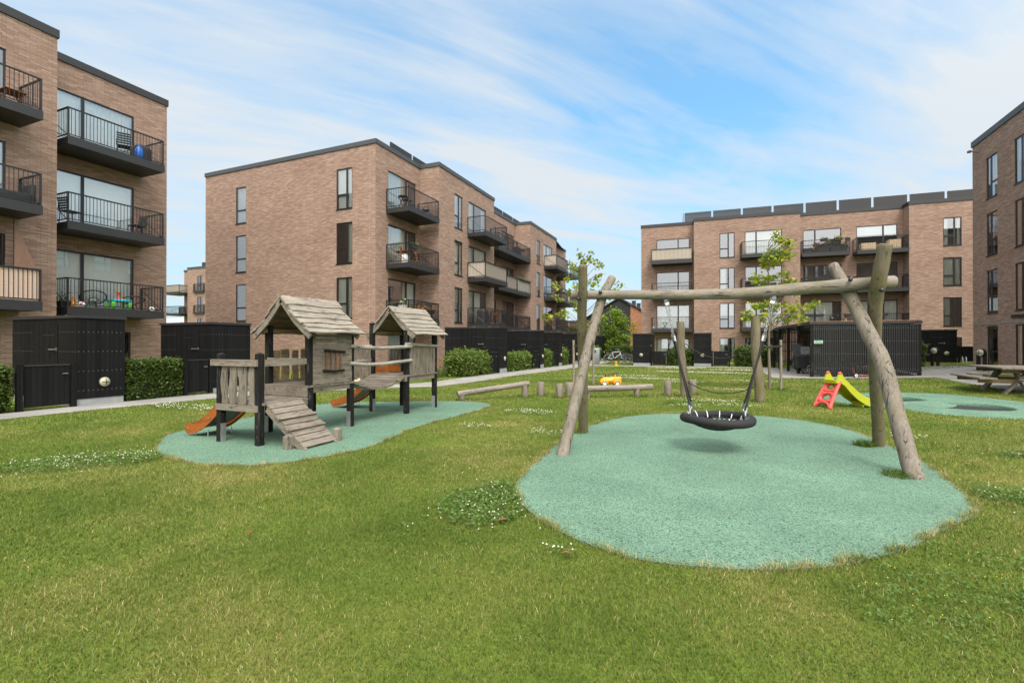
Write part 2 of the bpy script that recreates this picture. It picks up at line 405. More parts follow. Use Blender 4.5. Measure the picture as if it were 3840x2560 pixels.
# ---------------------------------------------------------------- buildings
class Bld:
    def __init__(s, name, label, loc=(0, 0, 0), rz=0, world=True, top=11.76, cop='zinc', brick='brick', cat='building'):
        s.root = thing(name, label, cat, loc, rz); s.off = -V(loc) if world else V((0, 0, 0))
        s.wall = MB(); s.room = MB(); s.cop = MB(); s.top = top; s.cm = cop; s.bm_ = brick
    def put(s, mb, name, mat, parent=None):
        o = mb.build(name, M[mat] if isinstance(mat, str) else mat, parent or s.root)
        if parent is None: o.location = s.off
        return o
    def facade(s, org, U, Nn, L, ops, z0=-.6, z1=None, rev=.13):
        """wall with real openings; ops: list of (u0,u1,z0,z1)"""
        z1 = z1 or s.top; org, U, Nn = V(org), V(U), V(Nn); Z = V((0, 0, 1))
        flip = U.cross(Z).dot(Nn) < 0
        def P(u, z, n=0): return org + U*u + Z*z + Nn*n
        def q(a, b, c, d): s.wall.quad(*((a, b, c, d) if not flip else (d, c, b, a)))
        us = sorted({0, L, *[o[0] for o in ops], *[o[1] for o in ops]}); zs = sorted({z0, z1, *[o[2] for o in ops], *[o[3] for o in ops]})
        us = [u for u in us if 0 <= u <= L]; zs = [z for z in zs if z0 <= z <= z1]
        for a, b in zip(us, us[1:]):
            for c, d in zip(zs, zs[1:]):
                m, k = (a+b)/2, (c+d)/2
                if any(o[0] < m < o[1] and o[2] < k < o[3] for o in ops): continue
                q(P(a, c), P(b, c), P(b, d), P(a, d))
        for a, b, c, d in ops:
            q(P(a, c, -rev), P(b, c, -rev), P(b, c), P(a, c)); q(P(a, d), P(b, d), P(b, d, -rev), P(a, d, -rev))
            q(P(a, c, -rev), P(a, c), P(a, d), P(a, d, -rev)); q(P(b, c), P(b, c, -rev), P(b, d, -rev), P(b, d))
        return P
    def window(s, P, o, mulls=(.62,), trans=((0, .36),), cur='half', sill=True, name='window', pane='glass'):
        """frame part with pane and curtain as sub-parts; mulls: fractions; trans: (column, fraction)"""
        a, b, c, d = o; w = .055
        def bx(mb, u0, u1, z0, z1, n0, n1):
            mb.add([P(u, z, n) for n in (n0, n1) for u, z in ((u0, z0), (u1, z0), (u1, z1), (u0, z1))], [(3, 2, 1, 0), (4, 5, 6, 7), (0, 1, 5, 4), (1, 2, 6, 5), (2, 3, 7, 6), (3, 0, 4, 7)])
        f = MB(); e = .003
        bx(f, a+e, a+w, c+e, d-e, -.10, -.032); bx(f, b-w, b-e, c+e, d-e, -.10, -.032)
        bx(f, a+w, b-w, d-w, d-e, -.099, -.033); bx(f, a+w, b-w, c+e, c+w, -.099, -.033)
        cols = [a+w] + [a+(b-a)*m for m in mulls] + [b-w]
        for m in cols[1:-1]: bx(f, m-.05, m+.05, c+w, d-w, -.098, -.034)
        for k, t in trans:
            z = c+(d-c)*t; u0 = cols[k]+(.05 if k else 0); u1 = cols[k+1]-(.05 if k+1 < len(cols)-1 else 0)
            bx(f, u0, u1, z-.045, z+.045, -.097, -.035)
        if sill: bx(f, a-.02, b+.02, c-.045, c-.004, -.10, .03)
        fr = s.put(f, name, 'frame')
        g = MB(); g.quad(P(a+.02, c+.02, -.052), P(b-.02, c+.02, -.052), P(b-.02, d-.02, -.052), P(a+.02, d-.02, -.052))
        g.build('pane', M[pane], fr)
        R = s.room; D = -1.6; x0, x1, y0, y1 = a-.25, b+.25, c-.02, d+.12
        K = lambda u, z, n: P(u, z, n)
        R.quad(K(x0, y0, D), K(x1, y0, D), K(x1, y1, D), K(x0, y1, D)); R.quad(K(x0, y0, -.14), K(x1, y0, -.14), K(x1, y0, D), K(x0, y0, D))
        R.quad(K(x0, y1, D), K(x1, y1, D), K(x1, y1, -.14), K(x0, y1, -.14)); R.quad(K(x0, y0, D), K(x0, y1, D), K(x0, y1, -.14), K(x0, y0, -.14))
        R.quad(K(x1, y0, -.14), K(x1, y1, -.14), K(x1, y1, D), K(x1, y0, D))
        spans = {'none': [], 'full': [(0, 1)], 'half': [(0, .34), (.82, 1)], 'left': [(0, .42)], 'right': [(.6, 1)], 'most': [(0, .78)], 'blind': [], 'blind_or_sky': []}[cur]
        if spans:
            m = MB()
            for p, q_ in spans:
                n = max(4, int((q_-p)*(b-a)*22)); vs = []
                for i in range(n+1):
                    u = a+(b-a)*(p+(q_-p)*i/n); k = -.19+.035*math.sin(i*2.1)+.012*math.sin(i*.7)
                    vs += [P(u, c+.02, k), P(u, d-.02, k)]
                m.add(vs, [(2*i, 2*i+2, 2*i+3, 2*i+1) for i in range(n)], True)
            m.build('curtain', M['curtain'], fr)
        if cur in ('blind', 'blind_or_sky'):
            m = MB(); h = .97 if cur == 'blind_or_sky' else rnd.choice((.35, .5, .7)); bx(m, a+.05, b-.05, d-(d-c)*h, d-.05, -.15, -.14); m.build('blind', M['blind'], fr)  # full-height white blind; on the gable tops it stands in for reflected sky
        return fr
    def balcony(s, P, u0, u1, zt, dep, screen=None, rail=1.03, thick=.25, scr_mat='screen_cloth', sides=(1, 1)):
        def bx(mb, a, b, z0, z1, n0, n1):
            mb.add([P(u, z, n) for n in (n0, n1) for u, z in ((a, z0), (b, z0), (b, z1), (a, z1))], [(3, 2, 1, 0), (4, 5, 6, 7), (0, 1, 5, 4), (1, 2, 6, 5), (2, 3, 7, 6), (3, 0, 4, 7)])
        f = MB(); bx(f, u0, u1, zt-thick, zt, .004, dep); bx(f, u0-.012, u1+.012, zt-thick-.004, zt+.035, dep+.001, dep+.025)
        sl = s.put(f, 'balcony', 'steel_slab')
        r = MB(); t = zt+rail; d = dep-.03; h = .022
        bx(r, u0, u1, t-.045, t, d-h, d+h)
        for u, k in ((u0, sides[0]), (u1, sides[1])):
            sg = 1 if u == u0 else -1; uu = u+sg*h
            bx(r, uu-h, uu+h, zt, t-.002, d-h+.001, d+h-.001)
            if not k: continue
            bx(r, uu-h+.001, uu+h-.001, t-.044, t-.001, .004, d-h); bx(r, uu-h, uu+h, zt, t-.003, .02, .06)
            r.bar(P(uu, t-.08, .06), P(uu, zt+.06, d-.03), .014, 5)
            bx(r, uu-.012, uu+.012, zt+.08, zt+.11, .06, d-h)
            nn = max(3, int(dep/.105))
            for i in range(1, nn): bx(r, uu-.006, uu+.006, zt+.06, t-.04, .03+(d-.03)*i/nn-.006, .03+(d-.03)*i/nn+.006)
        bx(r, u0+h, u1-h, zt+.08, zt+.11, d-.012, d+.012)
        nb = int((u1-u0)/.105)
        for i in range(1, nb): u = u0+(u1-u0)*i/nb; bx(r, u-.007, u+.007, zt+.09, t-.04, d-.007, d+.007)
        r.build('railing', M['steel_dark'], sl)
        if screen:
            m = MB(); bx(m, u0+.05, u1-.05, zt+.05, t-.03, d-.045, d-.03)
            if screen == 'side' or screen == 'all':
                for u, k in ((u0+.05, sides[0]), (u1-.05, sides[1])):
                    if k: bx(m, u-.008, u+.008, zt+.05, t-.03, .05, d-.05)
            m.build('privacy_screen', M[scr_mat], sl)
        return sl
    def coping(s, pts, w=.30, z=None, h=.26):
        """metal coping swept along a polyline of wall faces (outer side given by the offset points)"""
        z = z or s.top
        for (p, q_, n) in pts:
            p, q_, n = V((*p, 0)), V((*q_, 0)), V((*n, 0)); t = (q_-p).normalized()*(.041+.004*(len(s.cop.v)//8 % 2))
            a, b = p-t, q_+t; o = n*.05; i = -n*w
            vs = [V((k.x, k.y, zz)) for zz in (z-.03, z+h) for k in (a+o, b+o, b+i, a+i)]
            k_ = .003*(len(s.cop.v)//8 % 3); vs = [v_+V((0, 0, k_)) for v_ in vs]; s.cop.add(vs, [(3, 2, 1, 0), (4, 5, 6, 7), (0, 1, 5, 4), (1, 2, 6, 5), (2, 3, 7, 6), (3, 0, 4, 7)])
    def done(s):
        s.put(s.wall, 'wall', s.bm_); s.put(s.room, 'room_lining', 'room')
        if s.cop.v: s.put(s.cop, 'coping', s.cm)
    def roof(s, poly, z=None):
        m = MB(); z = z or s.top-.02; m.add([V((x, y, z)) for x, y in poly], [tuple(range(len(poly)))]); s.put(m, 'roof', 'roof_black')
    def plain(s, p, q_, z0=-.6, z1=None):
        z1 = z1 or s.top; s.wall.quad(V((*p, z0)), V((*q_, z0)), V((*q_, z1)), V((*p, z1)))

SLAB = (2.75, 5.7, 8.62)
X_, Y_ = V((1, 0, 0)), V((0, 1, 0))

# --- A: the block at the left edge
A = Bld('apartment_building', 'brick block with the top three stacked balconies at the left edge of the photo', (-21.9, 13.24, 0), top=11.80, cop='coping_dark')
L = 13.24-8.82; ops = [(.15, 3.15, SLAB[k]+.03, (4.92, 7.83, 10.76)[k]) for k in range(3)] + [(1.9, 3.05, .04, 1.97)]
P = A.facade((-21.9, 8.82, 0), Y_, X_, L, ops)
for k in range(3): A.window(P, ops[k], (.43,), (), ('blind_or_sky', 'blind_or_sky', 'full')[k], sill=False)
A.window(P, ops[3], (.6,), (), 'none', sill=False)
for k in range(3): A.balcony(P, .33, 3.44, SLAB[k], 1.45)
L2 = 8.82+6; ops = [(10.6, 13.56, SLAB[k]+.03, (4.92, 7.8, 10.68)[k]) for k in range(3)] + [(10.9, 13.3, .04, 2.0)]
P2 = A.facade((-20.38, -6, 0), Y_, X_, L2, ops)
for k in range(4): A.window(P2, ops[k], (.5,), (), ('none', 'half', 'none', 'half')[k], sill=False)
for k in range(3): A.balcony(P2, 10.3, 13.9, SLAB[k], 1.3, screen='side' if k == 0 else None, scr_mat='screen_pink')
A.facade((-20.38, 8.82, 0), -X_, Y_, 1.52, [])
A.facade((-21.9, 13.24, 0), -X_, Y_, 12, []); A.facade((-33.9, 13.24, 0), -Y_, -X_, 19.24, []); A.facade((-33.9, -6, 0), X_, -Y_, 13.52, [])
A.coping([((-20.38, -6), (-20.38, 8.82), (1, 0)), ((-20.43, 8.82), (-21.85, 8.82), (0, 1)), ((-21.9, 8.9), (-21.9, 13.24), (1, 0)), ((-21.95, 13.24), (-33.9, 13.24), (0, 1))], h=.24)
A.roof([(-20.38, -6), (-20.38, 8.82), (-21.9, 8.82), (-21.9, 13.24), (-33.9, 13.24), (-33.9, -6)]); A.done()

# --- B: the long stepped block in the middle left
B = Bld('apartment_building', 'long stepped brick block in the middle with its blank gable end facing the lawn', (-16.03, 19.85, 0), top=11.81)
yf = 19.85
hz = ((2.82, 5.0), (5.72, 7.9), (8.62, 10.77))
opl = [(2.70, 3.57, a, b) for a, b in hz] + [(2.70, 3.57, .1, 2.05)]; opr = [(10.42, 11.50, a, b) for a, b in hz] + [(10.42, 11.5, .1, 2.05)]
P = B.facade((-29.05, yf, 0), X_, -Y_, 13.02, opl+opr)
for k, o in enumerate(opl): B.window(P, o, (), ((0, .36),), ('most', 'blind_or_sky', 'blind_or_sky', 'none')[k])  # white blind in the top window stands in for reflected sky
for k, o in enumerate(opr): B.window(P, o, (.64,), ((0, .36),), ('full', 'right', 'blind_or_sky', 'full')[k])  # top window again: pale blind in place of a sky reflection
hd = ((2.78, 4.97), (5.73, 7.87), (8.65, 10.73)); gf = (.06, 2.03)
def run(b, X, y0, y1, wins, dl, cur):
    """one bay of the long side: wins = (y0,y1,mullions,transoms)"""
    ops = []; spec = []
    for wi, (a, c, mu, tr, door) in enumerate(wins):
        for k in range(4):
            z = ((gf,)+hd)[k]
            ops.append((a-y0, c-y0, z[0] if not door or k == 0 else z[0], z[1])); spec.append((mu, tr, door, cur[(k+wi*3) % len(cur)]))
    P = b.facade((X, y0, 0), Y_, X_, y1-y0, ops)
    for o, (mu, tr, door, cc) in zip(ops, spec): b.window(P, o, mu, tr, cc, sill=not door)
    return P
P = run(B, -16.03, yf, 23.87, [(20.87, 23.42, (.66,), (), True)], None, ('full', 'right', 'most', 'most'))
for k in range(3): B.balcony(P, 20.68-yf, 23.62-yf, SLAB[k], 1.45)
B.facade((-16.03, 23.87, 0), X_, -Y_, 1.30, [])
P = run(B, -14.73, 23.87, 31.35, [(25.66, 26.68, (.58,), ((0, .36),), False), (27.47, 30.05, (.31,), (), True)], None, ('right', 'full', 'full', 'blind_or_sky', 'most', 'full', 'half'))
for k in range(3): B.balcony(P, 27.3-23.87, 30.75-23.87, SLAB[k], 1.3, screen='all' if k == 1 else None)
B.facade((-14.73, 31.35, 0), -X_, Y_, 1.30, [])
P = run(B, -16.03, 31.35, 38.5, [(33.6, 34.5, (), (), False), (35.55, 38.15, (.55,), (), True)], None, ('none', 'most', 'left', 'full'))
for k in range(3):
    B.balcony(P, .5, 4.15, SLAB[k], 1.42, screen='side' if k == 1 else None, sides=(1, 0)); B.balcony(P, 4.2, 7.1, SLAB[k], 1.42, screen='side' if k == 1 else None, scr_mat='screen_stripe', sides=(1, 1))
B.facade((-16.03, 38.5, 0), X_, -Y_, 1.40, [])
P = run(B, -14.63, 38.5, 45.75, [(40.05, 41.02, (.55,), ((0, .36),), False), (41.9, 44.5, (.35,), (), True)], None, ('none', 'most', 'full', 'half', 'left'))
for k in range(3): B.balcony(P, 42.0-38.5, 45.6-38.5, SLAB[k], 1.25, screen='side' if k == 2 else None)
B.facade((-14.63, 45.75, 0), -X_, Y_, .9, [])
P = run(B, -15.53, 45.75, 52, [(46.5, 49, (.5,), (), True)], None, ('half', 'none'))
for k in range(3): B.balcony(P, .9, 4.1, SLAB[k]-.1, 2.1, screen='side' if k == 1 else None)
B.plain((-15.53, 52), (-29.05, 52)); B.plain((-29.05, 52), (-29.05, yf))
B.coping([((-29.05, yf), (-16.03, yf), (0, -1)), ((-16.03, yf+.08), (-16.03, 23.84), (1, 0)), ((-15.98, 23.87), (-14.73, 23.87), (0, -1)), ((-14.73, 23.95), (-14.73, 31.35), (1, 0)), ((-14.78, 31.35), (-15.98, 31.35), (0, 1)), ((-16.03, 31.4), (-16.03, 38.45), (1, 0)), ((-15.98, 38.5), (-14.63, 38.5), (0, -1)), ((-14.63, 38.58), (-14.63, 45.75), (1, 0)), ((-15.53, 45.9), (-15.53, 52), (1, 0)), ((-29.05, yf+.1), (-29.05, 52), (-1, 0))], h=.20)
B.roof([(-29.05, yf), (-16.03, yf), (-16.03, 23.87), (-14.73, 23.87), (-14.73, 31.35), (-16.03, 31.35), (-16.03, 38.5), (-14.63, 38.5), (-14.63, 45.75), (-15.53, 52), (-29.05, 52)]); B.done()
# pale movement joint near the gable corner
j = MB(); j.box(-16.42, -16.405, yf-.004, yf+.01, .0, 11.7); B.put(j, 'movement_joint', 'concrete')
def rscreens(b, p, q_, n, z0, z1, gap=.15):
    """slatted roof screens in panels with steel posts between"""
    p, q_ = V(p), V(q_); d = (q_-p)/n; t = d.normalized()
    for i in range(n):
        a = p+d*i+t*gap/2; c = p+d*(i+1)-t*gap/2; m = MB(); ln = (c-a).length; k = int(ln/.075)
        for j in range(k):
            e = a+t*(ln*(j+.5)/k); m.sbar(V((e.x, e.y, z0)), V((e.x, e.y, z1)), .069, .03, up=tuple(t.cross(V((0, 0, 1)))))
        off = t.cross(V((0, 0, 1)))*-.03
        for z in (z0+.15, z1-.15): m.sbar(V((a.x, a.y, z))+off, V((c.x, c.y, z))+off, .03, .06)
        o = b.put(m, 'roof_screen', 'steel_slab')
        m = MB()
        for e in (p+d*i-t*.035, p+d*i+t*.035): m.sbar(V((e.x, e.y, z0-.25)), V((e.x, e.y, z1+.04)), .03, .04)
        m.build('screen_post', M['screw'], o)
rscreens(B, (-16.75, 21.9, 0), (-16.75, 41.8, 0), 9, 11.85, 12.8)

# --- C: the block across the back, turned a little
ca = R_(3.9)
Cb = Bld('apartment_building', 'brick block across the back behind the swing with a black slatted screen along its roof', (-6.05, 43.6, 0), ca, world=False, top=11.74, cop='coping_dark')
SC = (2.72, 5.62, 8.52)
hc = ((2.75, 4.82), (5.66, 7.70), (8.55, 10.57)); gc = (.0, 1.95); nY = -Y_
def bay(v, u0, u1, wins, cur):
    ops = []; sp = []
    for wi, (a, c, mu, tr) in enumerate(wins):
        for k in range(4): z = ((gc,)+hc)[k]; ops.append((a-u0, c-u0, *z)); sp.append((mu, tr, cur[(wi*4+k) % len(cur)]))
    P = Cb.facade((u0, v, 0), X_, nY, u1-u0, ops)
    for o, (mu, tr, c) in zip(ops, sp): Cb.window(P, o, mu, tr, c, sill=bool(tr))
    return P
P = bay(0, 0, 4.34, [(1.3, 4.02, (.66,), ())], ('half', 'full', 'none', 'none'))
for k in range(3): Cb.balcony(P, .92, 4.2, SC[k], 1.2, screen='side' if k == 2 else None)
Cb.facade((4.34, -1, 0), Y_, -X_, 1, [])
P = bay(-1, 4.34, 12.15, [(6.32, 7.45, (.58,), ((0, .36),)), (8.21, 10.88, (.31,), ())], ('half', 'blind', 'left', 'none', 'none', 'half', 'none', 'full'))
for k in range(3): Cb.balcony(P, 7.86-4.34, 11.11-4.34, SC[k], 1.2)
Cb.facade((12.15, 0, 0), -Y_, X_, 1, [])
P = bay(0, 12.15, 19.18, [(12.55, 15.18, (.32,), ()), (16.18, 18.83, (.66,), ())], ('none', 'most', 'none', 'none', 'half', 'full', 'none', 'blind'))
for k in range(3): Cb.balcony(P, .14, 3.34, SC[k], 1.05); Cb.balcony(P, 3.78, 7.0, SC[k], 1.05)
Cb.facade((19.18, -1, 0), Y_, -X_, 1, [])
P = bay(-1, 19.18, 29, [(21.2, 22.27, (.62,), ((0, .36),))], ('none', 'left', 'full', 'half'))
for k in range(3): Cb.balcony(P, 4.75, 8, SC[k], 1.2, screen='side' if k == 1 else None)
Cb.plain((29, -1), (29, 11)); Cb.plain((29, 11), (0, 11)); Cb.plain((0, 11), (0, 0))
Cb.coping([((0, 0), (4.3, 0), (0, -1)), ((4.34, -1), (12.15, -1), (0, -1)), ((4.34, -.95), (4.34, 0), (-1, 0)), ((12.15, -.9), (12.15, 0), (1, 0)), ((12.2, 0), (19.1, 0), (0, -1)), ((19.18, -1), (29, -1), (0, -1)), ((19.18, -.9), (19.18, -.05), (-1, 0)), ((0, .1), (0, 11), (-1, 0))], h=.22)
Cb.roof([(0, 0), (4.34, 0), (4.34, -1), (12.15, -1), (12.15, 0), (19.18, 0), (19.18, -1), (29, -1), (29, 11), (0, 11)]); Cb.done()
rscreens(Cb, (3.55, .55, 0), (26.65, .55, 0), 10, 11.86, 12.88)
o = MB()
for j in range(28): o.box(3.5, 3.54, .62+j*.1, .715+j*.1, 11.86, 12.88)
Cb.put(o, 'roof_screen', 'steel_slab')

# --- D: the block at the right edge
D = Bld('apartment_building', 'brick block with tall narrow windows and no balconies at the right edge', (12.45, 32.6, .3), top=11.80, cop='zinc')
D.off = -V((12.45, 32.6, .3))
zd_ = ((.42, 2.36), (3.0, 5.10), (5.84, 7.92), (8.66, 10.71))
ops = [(1.38, 2.40, *z) for z in zd_] + [(3.82, 5.25, *z) for z in zd_] + [(7.2, 8.3, *z) for z in zd_] + [(11, 12.1, *z) for z in zd_]
P = D.facade((12.45, 32.6, 0), -Y_, -X_, 16.6, ops)
for i, o in enumerate(ops): D.window(P, o, (.36,), ((1, .36),), ('none', 'right', 'half', 'full', 'half', 'none', 'right', 'blind')[i % 8])
D.facade((12.45, 32.6, 0), X_, Y_, 14, []); D.plain((26.45, 32.6), (26.45, 16)); D.facade((12.45, 16, 0), X_, -Y_, 14, [])
D.coping([((12.45, 32.6), (12.45, 16), (-1, 0)), ((12.5, 32.6), (26.45, 32.6), (0, 1)), ((12.5, 16), (26.45, 16), (0, -1))])
D.roof([(12.45, 32.6), (12.45, 16), (26.45, 16), (26.45, 32.6)]); D.done()
m = MB(); m.box(12.436, 12.449, 16, 32.6, 2.46, 2.50); D.put(m, 'movement_joint', 'concrete')
m = MB(); m.box(12.40, 12.448, 28.0, 29.0, 2.66, 2.80); D.put(m, 'vent_grille', 'frame')
m = MB(); m.bar((12.44, 31.98, 11.3), (12.1, 31.98, 11.4), .02); m.box(12.02, 12.16, 31.9, 32.05, 11.34, 11.44); D.put(m, 'roof_spout', 'zinc')

# --- E: next block far off to the left
E = Bld('apartment_building', 'far brick block glimpsed in the gap left of the long middle block', (-67.36, 43.5, 0), top=11.75)
ops = [(1.2, 2.9, a, b) for a, b in hd]
P = E.facade((-70.26, 44.9, 0), X_, -Y_, 2.9, ops)
for o in ops: E.window(P, o, (), (), 'none', sill=False)
for k in range(3): E.balcony(P, -.9, 2.35, SLAB[k]-.05, 2.2, screen='all' if k == 2 else None)
E.facade((-67.36, 43.5, 0), Y_, -X_, 1.4, [])
ops = [(2.05, 3.1, a, b) for a, b in hd] + [(6, 7.1, a, b) for a, b in hd]
P = E.facade((-67.36, 43.5, 0), X_, -Y_, 10, ops)
for o in ops: E.window(P, o, (.55,), ((0, .36),), 'none')
for k in range(3): E.balcony(P, 1.5, 3.6, hd[k][0], .22, thick=.2)
E.facade((-70.26, 44.9, 0), Y_, -X_, 8, []); E.plain((-57.36, 43.5), (-57.36, 52.9)); E.plain((-57.36, 52.9), (-70.26, 52.9))
E.coping([((-70.26, 44.9), (-67.3, 44.9), (0, -1)), ((-67.36, 43.5), (-57.36, 43.5), (0, -1)), ((-67.36, 43.6), (-67.36, 44.8), (-1, 0))])
m = MB(); m.box(-66.6, -65.6, 45, 46, 11.6, 12.9); E.put(m, 'roof_vent', 'steel_slab')
E.roof([(-70.26, 44.9), (-67.36, 44.9), (-67.36, 43.5), (-57.36, 43.5), (-57.36, 52.9), (-70.26, 52.9)]); E.done()

# --- F: gabled house between the blocks
fh = thing('gabled_house', 'gabled house with black siding and an orange brick side beyond the bicycles', 'house', (-11.4, 62, 0))
ap = 7.15; sl = .574; hw = 5.2; yF = 0
def gz(x): return ap-abs(x)*sl
m = MB(); m.prism([(-hw, 0), (1.45, 0), (1.45, gz(1.45)), (0, ap), (-hw, gz(hw))], 0, -8, Matrix.Rotation(R_(90), 4, 'X')); m.build('black_wall', M['siding'], fh)
m = MB(); m.prism([(1.46, 0), (hw, 0), (hw, gz(hw)), (1.46, gz(1.46))], .05, -8, Matrix.Rotation(R_(90), 4, 'X')); m.build('brick_wall', M['brick_orange'], fh)
m = MB()
for sg in (-1, 1):
    p = [(0, ap+.12), (sg*(hw+.3), gz(hw+.3)+.12), (sg*(hw+.3), gz(hw+.3)+.28), (0, ap+.30)]
    m.prism(p if sg > 0 else p[::-1], .22, -8.2, Matrix.Rotation(R_(90), 4, 'X'))
rf = m.build('roof', M['roof_black'], fh)
for x, y in ((1.5, 2.2), (2.1, 2.3), (3.0, 2.4), (3.6, 5)):
    m = MB(); m.box(x-.22, x+.22, y, y+.5, gz(x)-.1, gz(x)+.75); m.box(x-.27, x+.27, y-.05, y+.55, gz(x)+.75, gz(x)+.82); m.build('chimney', M['roof_black'], rf)
m = MB(); m.box(2.0, 2.75, -.10, -.051, .2, 2.3); w = m.build('window', M['frame'], fh)
m = MB(); m.box(2.07, 2.68, -.115, -.101, .27, 2.22); m.build('pane', M['glass'], w)

# --- far low buildings
g = thing('brick_building', 'low flat brick building far off between the long block and the gabled house', 'building', (-19.5, 70, 0))
m = MB(); m.box(-6, 2.3, 0, 8, 0, 4.75); m.build('wall', M['brick'], g); m = MB(); m.box(-6.1, 2.4, -.1, 8.1, 4.751, 4.95); m.build('coping', M['zinc'], g)
g = thing('warehouse', 'low grey roofed building far off in the gap between the two left blocks', 'building', (-105, 75, 0))
m = MB(); m.box(-40, 4, 0, 18, 0, 6.5); m.build('wall', M['grey_metal'], g)
m = MB(); m.prism([(-.6, 6.5), (18.6, 6.5), (9, 8.4)], -40.5, 4.5, Matrix(((0, 0, 1, 0), (1, 0, 0, 0), (0, 1, 0, 0), (0, 0, 0, 1)))); m.build('roof', M['grey_roof'], g)
# ---------------------------------------------------------------- ground
def grid_ground():
    def ax(a, b, lo, hi, st):
        return sorted(set([float(v) for v in np.arange(lo, hi+.01, st)] + a + b))
    xs = ax([-400, -200, -100, -60], [60, 100, 200, 400], -30, 40, 1.0); ys = ax([-60, -30], [70, 100, 200, 400, 600], -10, 60, 1.0)
    vs = [(x, y, th(x, y)) for y in ys for x in xs]; n = len(xs)
    fs = [(j*n+i, j*n+i+1, (j+1)*n+i+1, (j+1)*n+i) for j in range(len(ys)-1) for i in range(n-1)]
    return MB().add(vs, fs, True)
struct(grid_ground().build('lawn', M['ground']))

def smooth_poly(pts, it=2):
    for _ in range(it):
        o = []
        for i in range(len(pts)):
            p, q = pts[i], pts[(i+1) % len(pts)]
            o += [(p[0]*.75+q[0]*.25, p[1]*.75+q[1]*.25), (p[0]*.25+q[0]*.75, p[1]*.25+q[1]*.75)]
        pts = o
    return pts
def sheet(name, pts, mat, off, step=1.0, holes=(), skirt=0):
    """a sheet that follows the terrain"""
    bm = bmesh.new(); vs = [bm.verts.new((x, y, 0)) for x, y in pts]; bm.faces.new(vs)
    bmesh.ops.triangulate(bm, faces=bm.faces[:])
    xs = [p[0] for p in pts]; ys = [p[1] for p in pts]
    for a, lo, hi in ((0, min(xs), max(xs)), (1, min(ys), max(ys))):
        v = math.ceil(lo/step)*step
        while v < hi:
            no = (1, 0, 0) if a == 0 else (0, 1, 0); co = (v, 0, 0) if a == 0 else (0, v, 0)
            bmesh.ops.bisect_plane(bm, geom=bm.verts[:]+bm.edges[:]+bm.faces[:], plane_co=co, plane_no=no); v += step
    for hx, hy, hr in holes:
        pass
    for f in bm.faces:
        if f.normal.z < 0: f.normal_flip()
    for v in bm.verts: v.co.z = th(v.co.x, v.co.y)+off
    if skirt:
        r = bmesh.ops.extrude_edge_only(bm, edges=[e for e in bm.edges if e.is_boundary])
        for g in r['geom']:
            if isinstance(g, bmesh.types.BMVert): g.co.z -= skirt
    m = MB().bm(bm)
    return struct(m.build(name, M[mat]))
BL1 = smooth_poly([(-7.75, 4.6), (-7.2, 4.2), (-6.7, 4.05), (-6.2, 3.97), (-5.7, 3.98), (-5.3, 4.1), (-4.95, 4.4), (-4.72, 4.85), (-4.58, 5.5), (-4.68, 6.1), (-4.82, 6.6), (-4.93, 7.3), (-4.9, 8.3), (-4.86, 9.2), (-4.9, 10.2), (-5.1, 10.75), (-5.6, 10.9), (-6.3, 10.85), (-7.3, 10.3), (-8.3, 9.75), (-8.85, 9.3), (-9.0, 8.4), (-8.75, 7.2), (-8.55, 6.2), (-8.45, 5.5), (-8.25, 4.95)])
BL2 = smooth_poly([(-1.97, 4.7), (-2.05, 5.2), (-2.1, 5.8), (-2.15, 6.4), (-2.2, 7.2), (-2.18, 8.1), (-2.03, 8.95), (-1.8, 9.75), (-1.35, 10.4), (-.75, 10.8), (0, 11.05), (.8, 11.1), (1.35, 10.95), (1.8, 10.5), (2.15, 10.0), (2.28, 9.2), (2.36, 8.4), (2.42, 7.6), (2.38, 6.9), (2.3, 6.3), (2.24, 5.85), (2.15, 5.5), (1.85, 5.1), (1.55, 4.7), (1.3, 4.35), (.99, 4.03), (.72, 3.8), (.48, 3.64), (.2, 3.52), (-.1, 3.44), (-.45, 3.38), (-.8, 3.46), (-1.2, 3.68), (-1.6, 4.05), (-1.85, 4.4)])
BL3 = smooth_poly([(2.6, 15.0), (2.75, 15.7), (3.3, 16.7), (4.2, 17.5), (5.2, 17.95), (6.0, 17.95), (6.7, 17.2), (7.2, 16.2), (7.6, 15.0), (7.3, 14.0), (6.6, 13.5), (5.7, 13.35), (4.9, 13.5), (4.1, 13.78), (3.4, 14.1), (2.9, 14.5)])
TR = [(4.02, 15.15, .80), (5.18, 14.0, .80)]
sheet('rubber_surface', BL1, 'rubber', .012, .8, skirt=.03); sheet('rubber_surface', BL2, 'rubber', .012, .8, skirt=.03); sheet('rubber_surface', BL3, 'rubber', .012, .4, skirt=.03)
PTH = [(-14.05, -4), (-12.98, -4), (-12.95, 4.7), (-12.85, 6.5), (-12.55, 8.9), (-11.9, 10.6), (-11.0, 12.0), (-10.1, 13.2), (-8.9, 14.2), (-8.62, 16.6), (-8.6, 20.1), (-8.0, 27.6), (-7.6, 31.4), (3.0, 32.25), (3.0, 33.6), (-7.6, 32.8), (-7.9, 40), (-9.3, 40), (-9.4, 32), (-9.65, 27.9), (-9.95, 23), (-10.2, 20), (-10.1, 16), (-10.5, 14.7), (-11.6, 13.6), (-12.6, 12.2), (-13.4, 10.6), (-14.0, 9.0)]
sheet('path', PTH, 'paving', .008)
PV = [(2.3, 33.3), (2.25, 28.2), (2.3, 23.55), (3.3, 23.75), (8.0, 23.9), (8.05, 21.8), (8.35, 18.6), (9.8, 18.0), (10.0, 21), (9.7, 24), (10.4, 27.4), (12.2, 28.6), (12.2, 30.2), (10.5, 29.0), (8.9, 27.2), (8.3, 27), (8.2, 33.2)]
sheet('paving', PV, 'paving', .012)
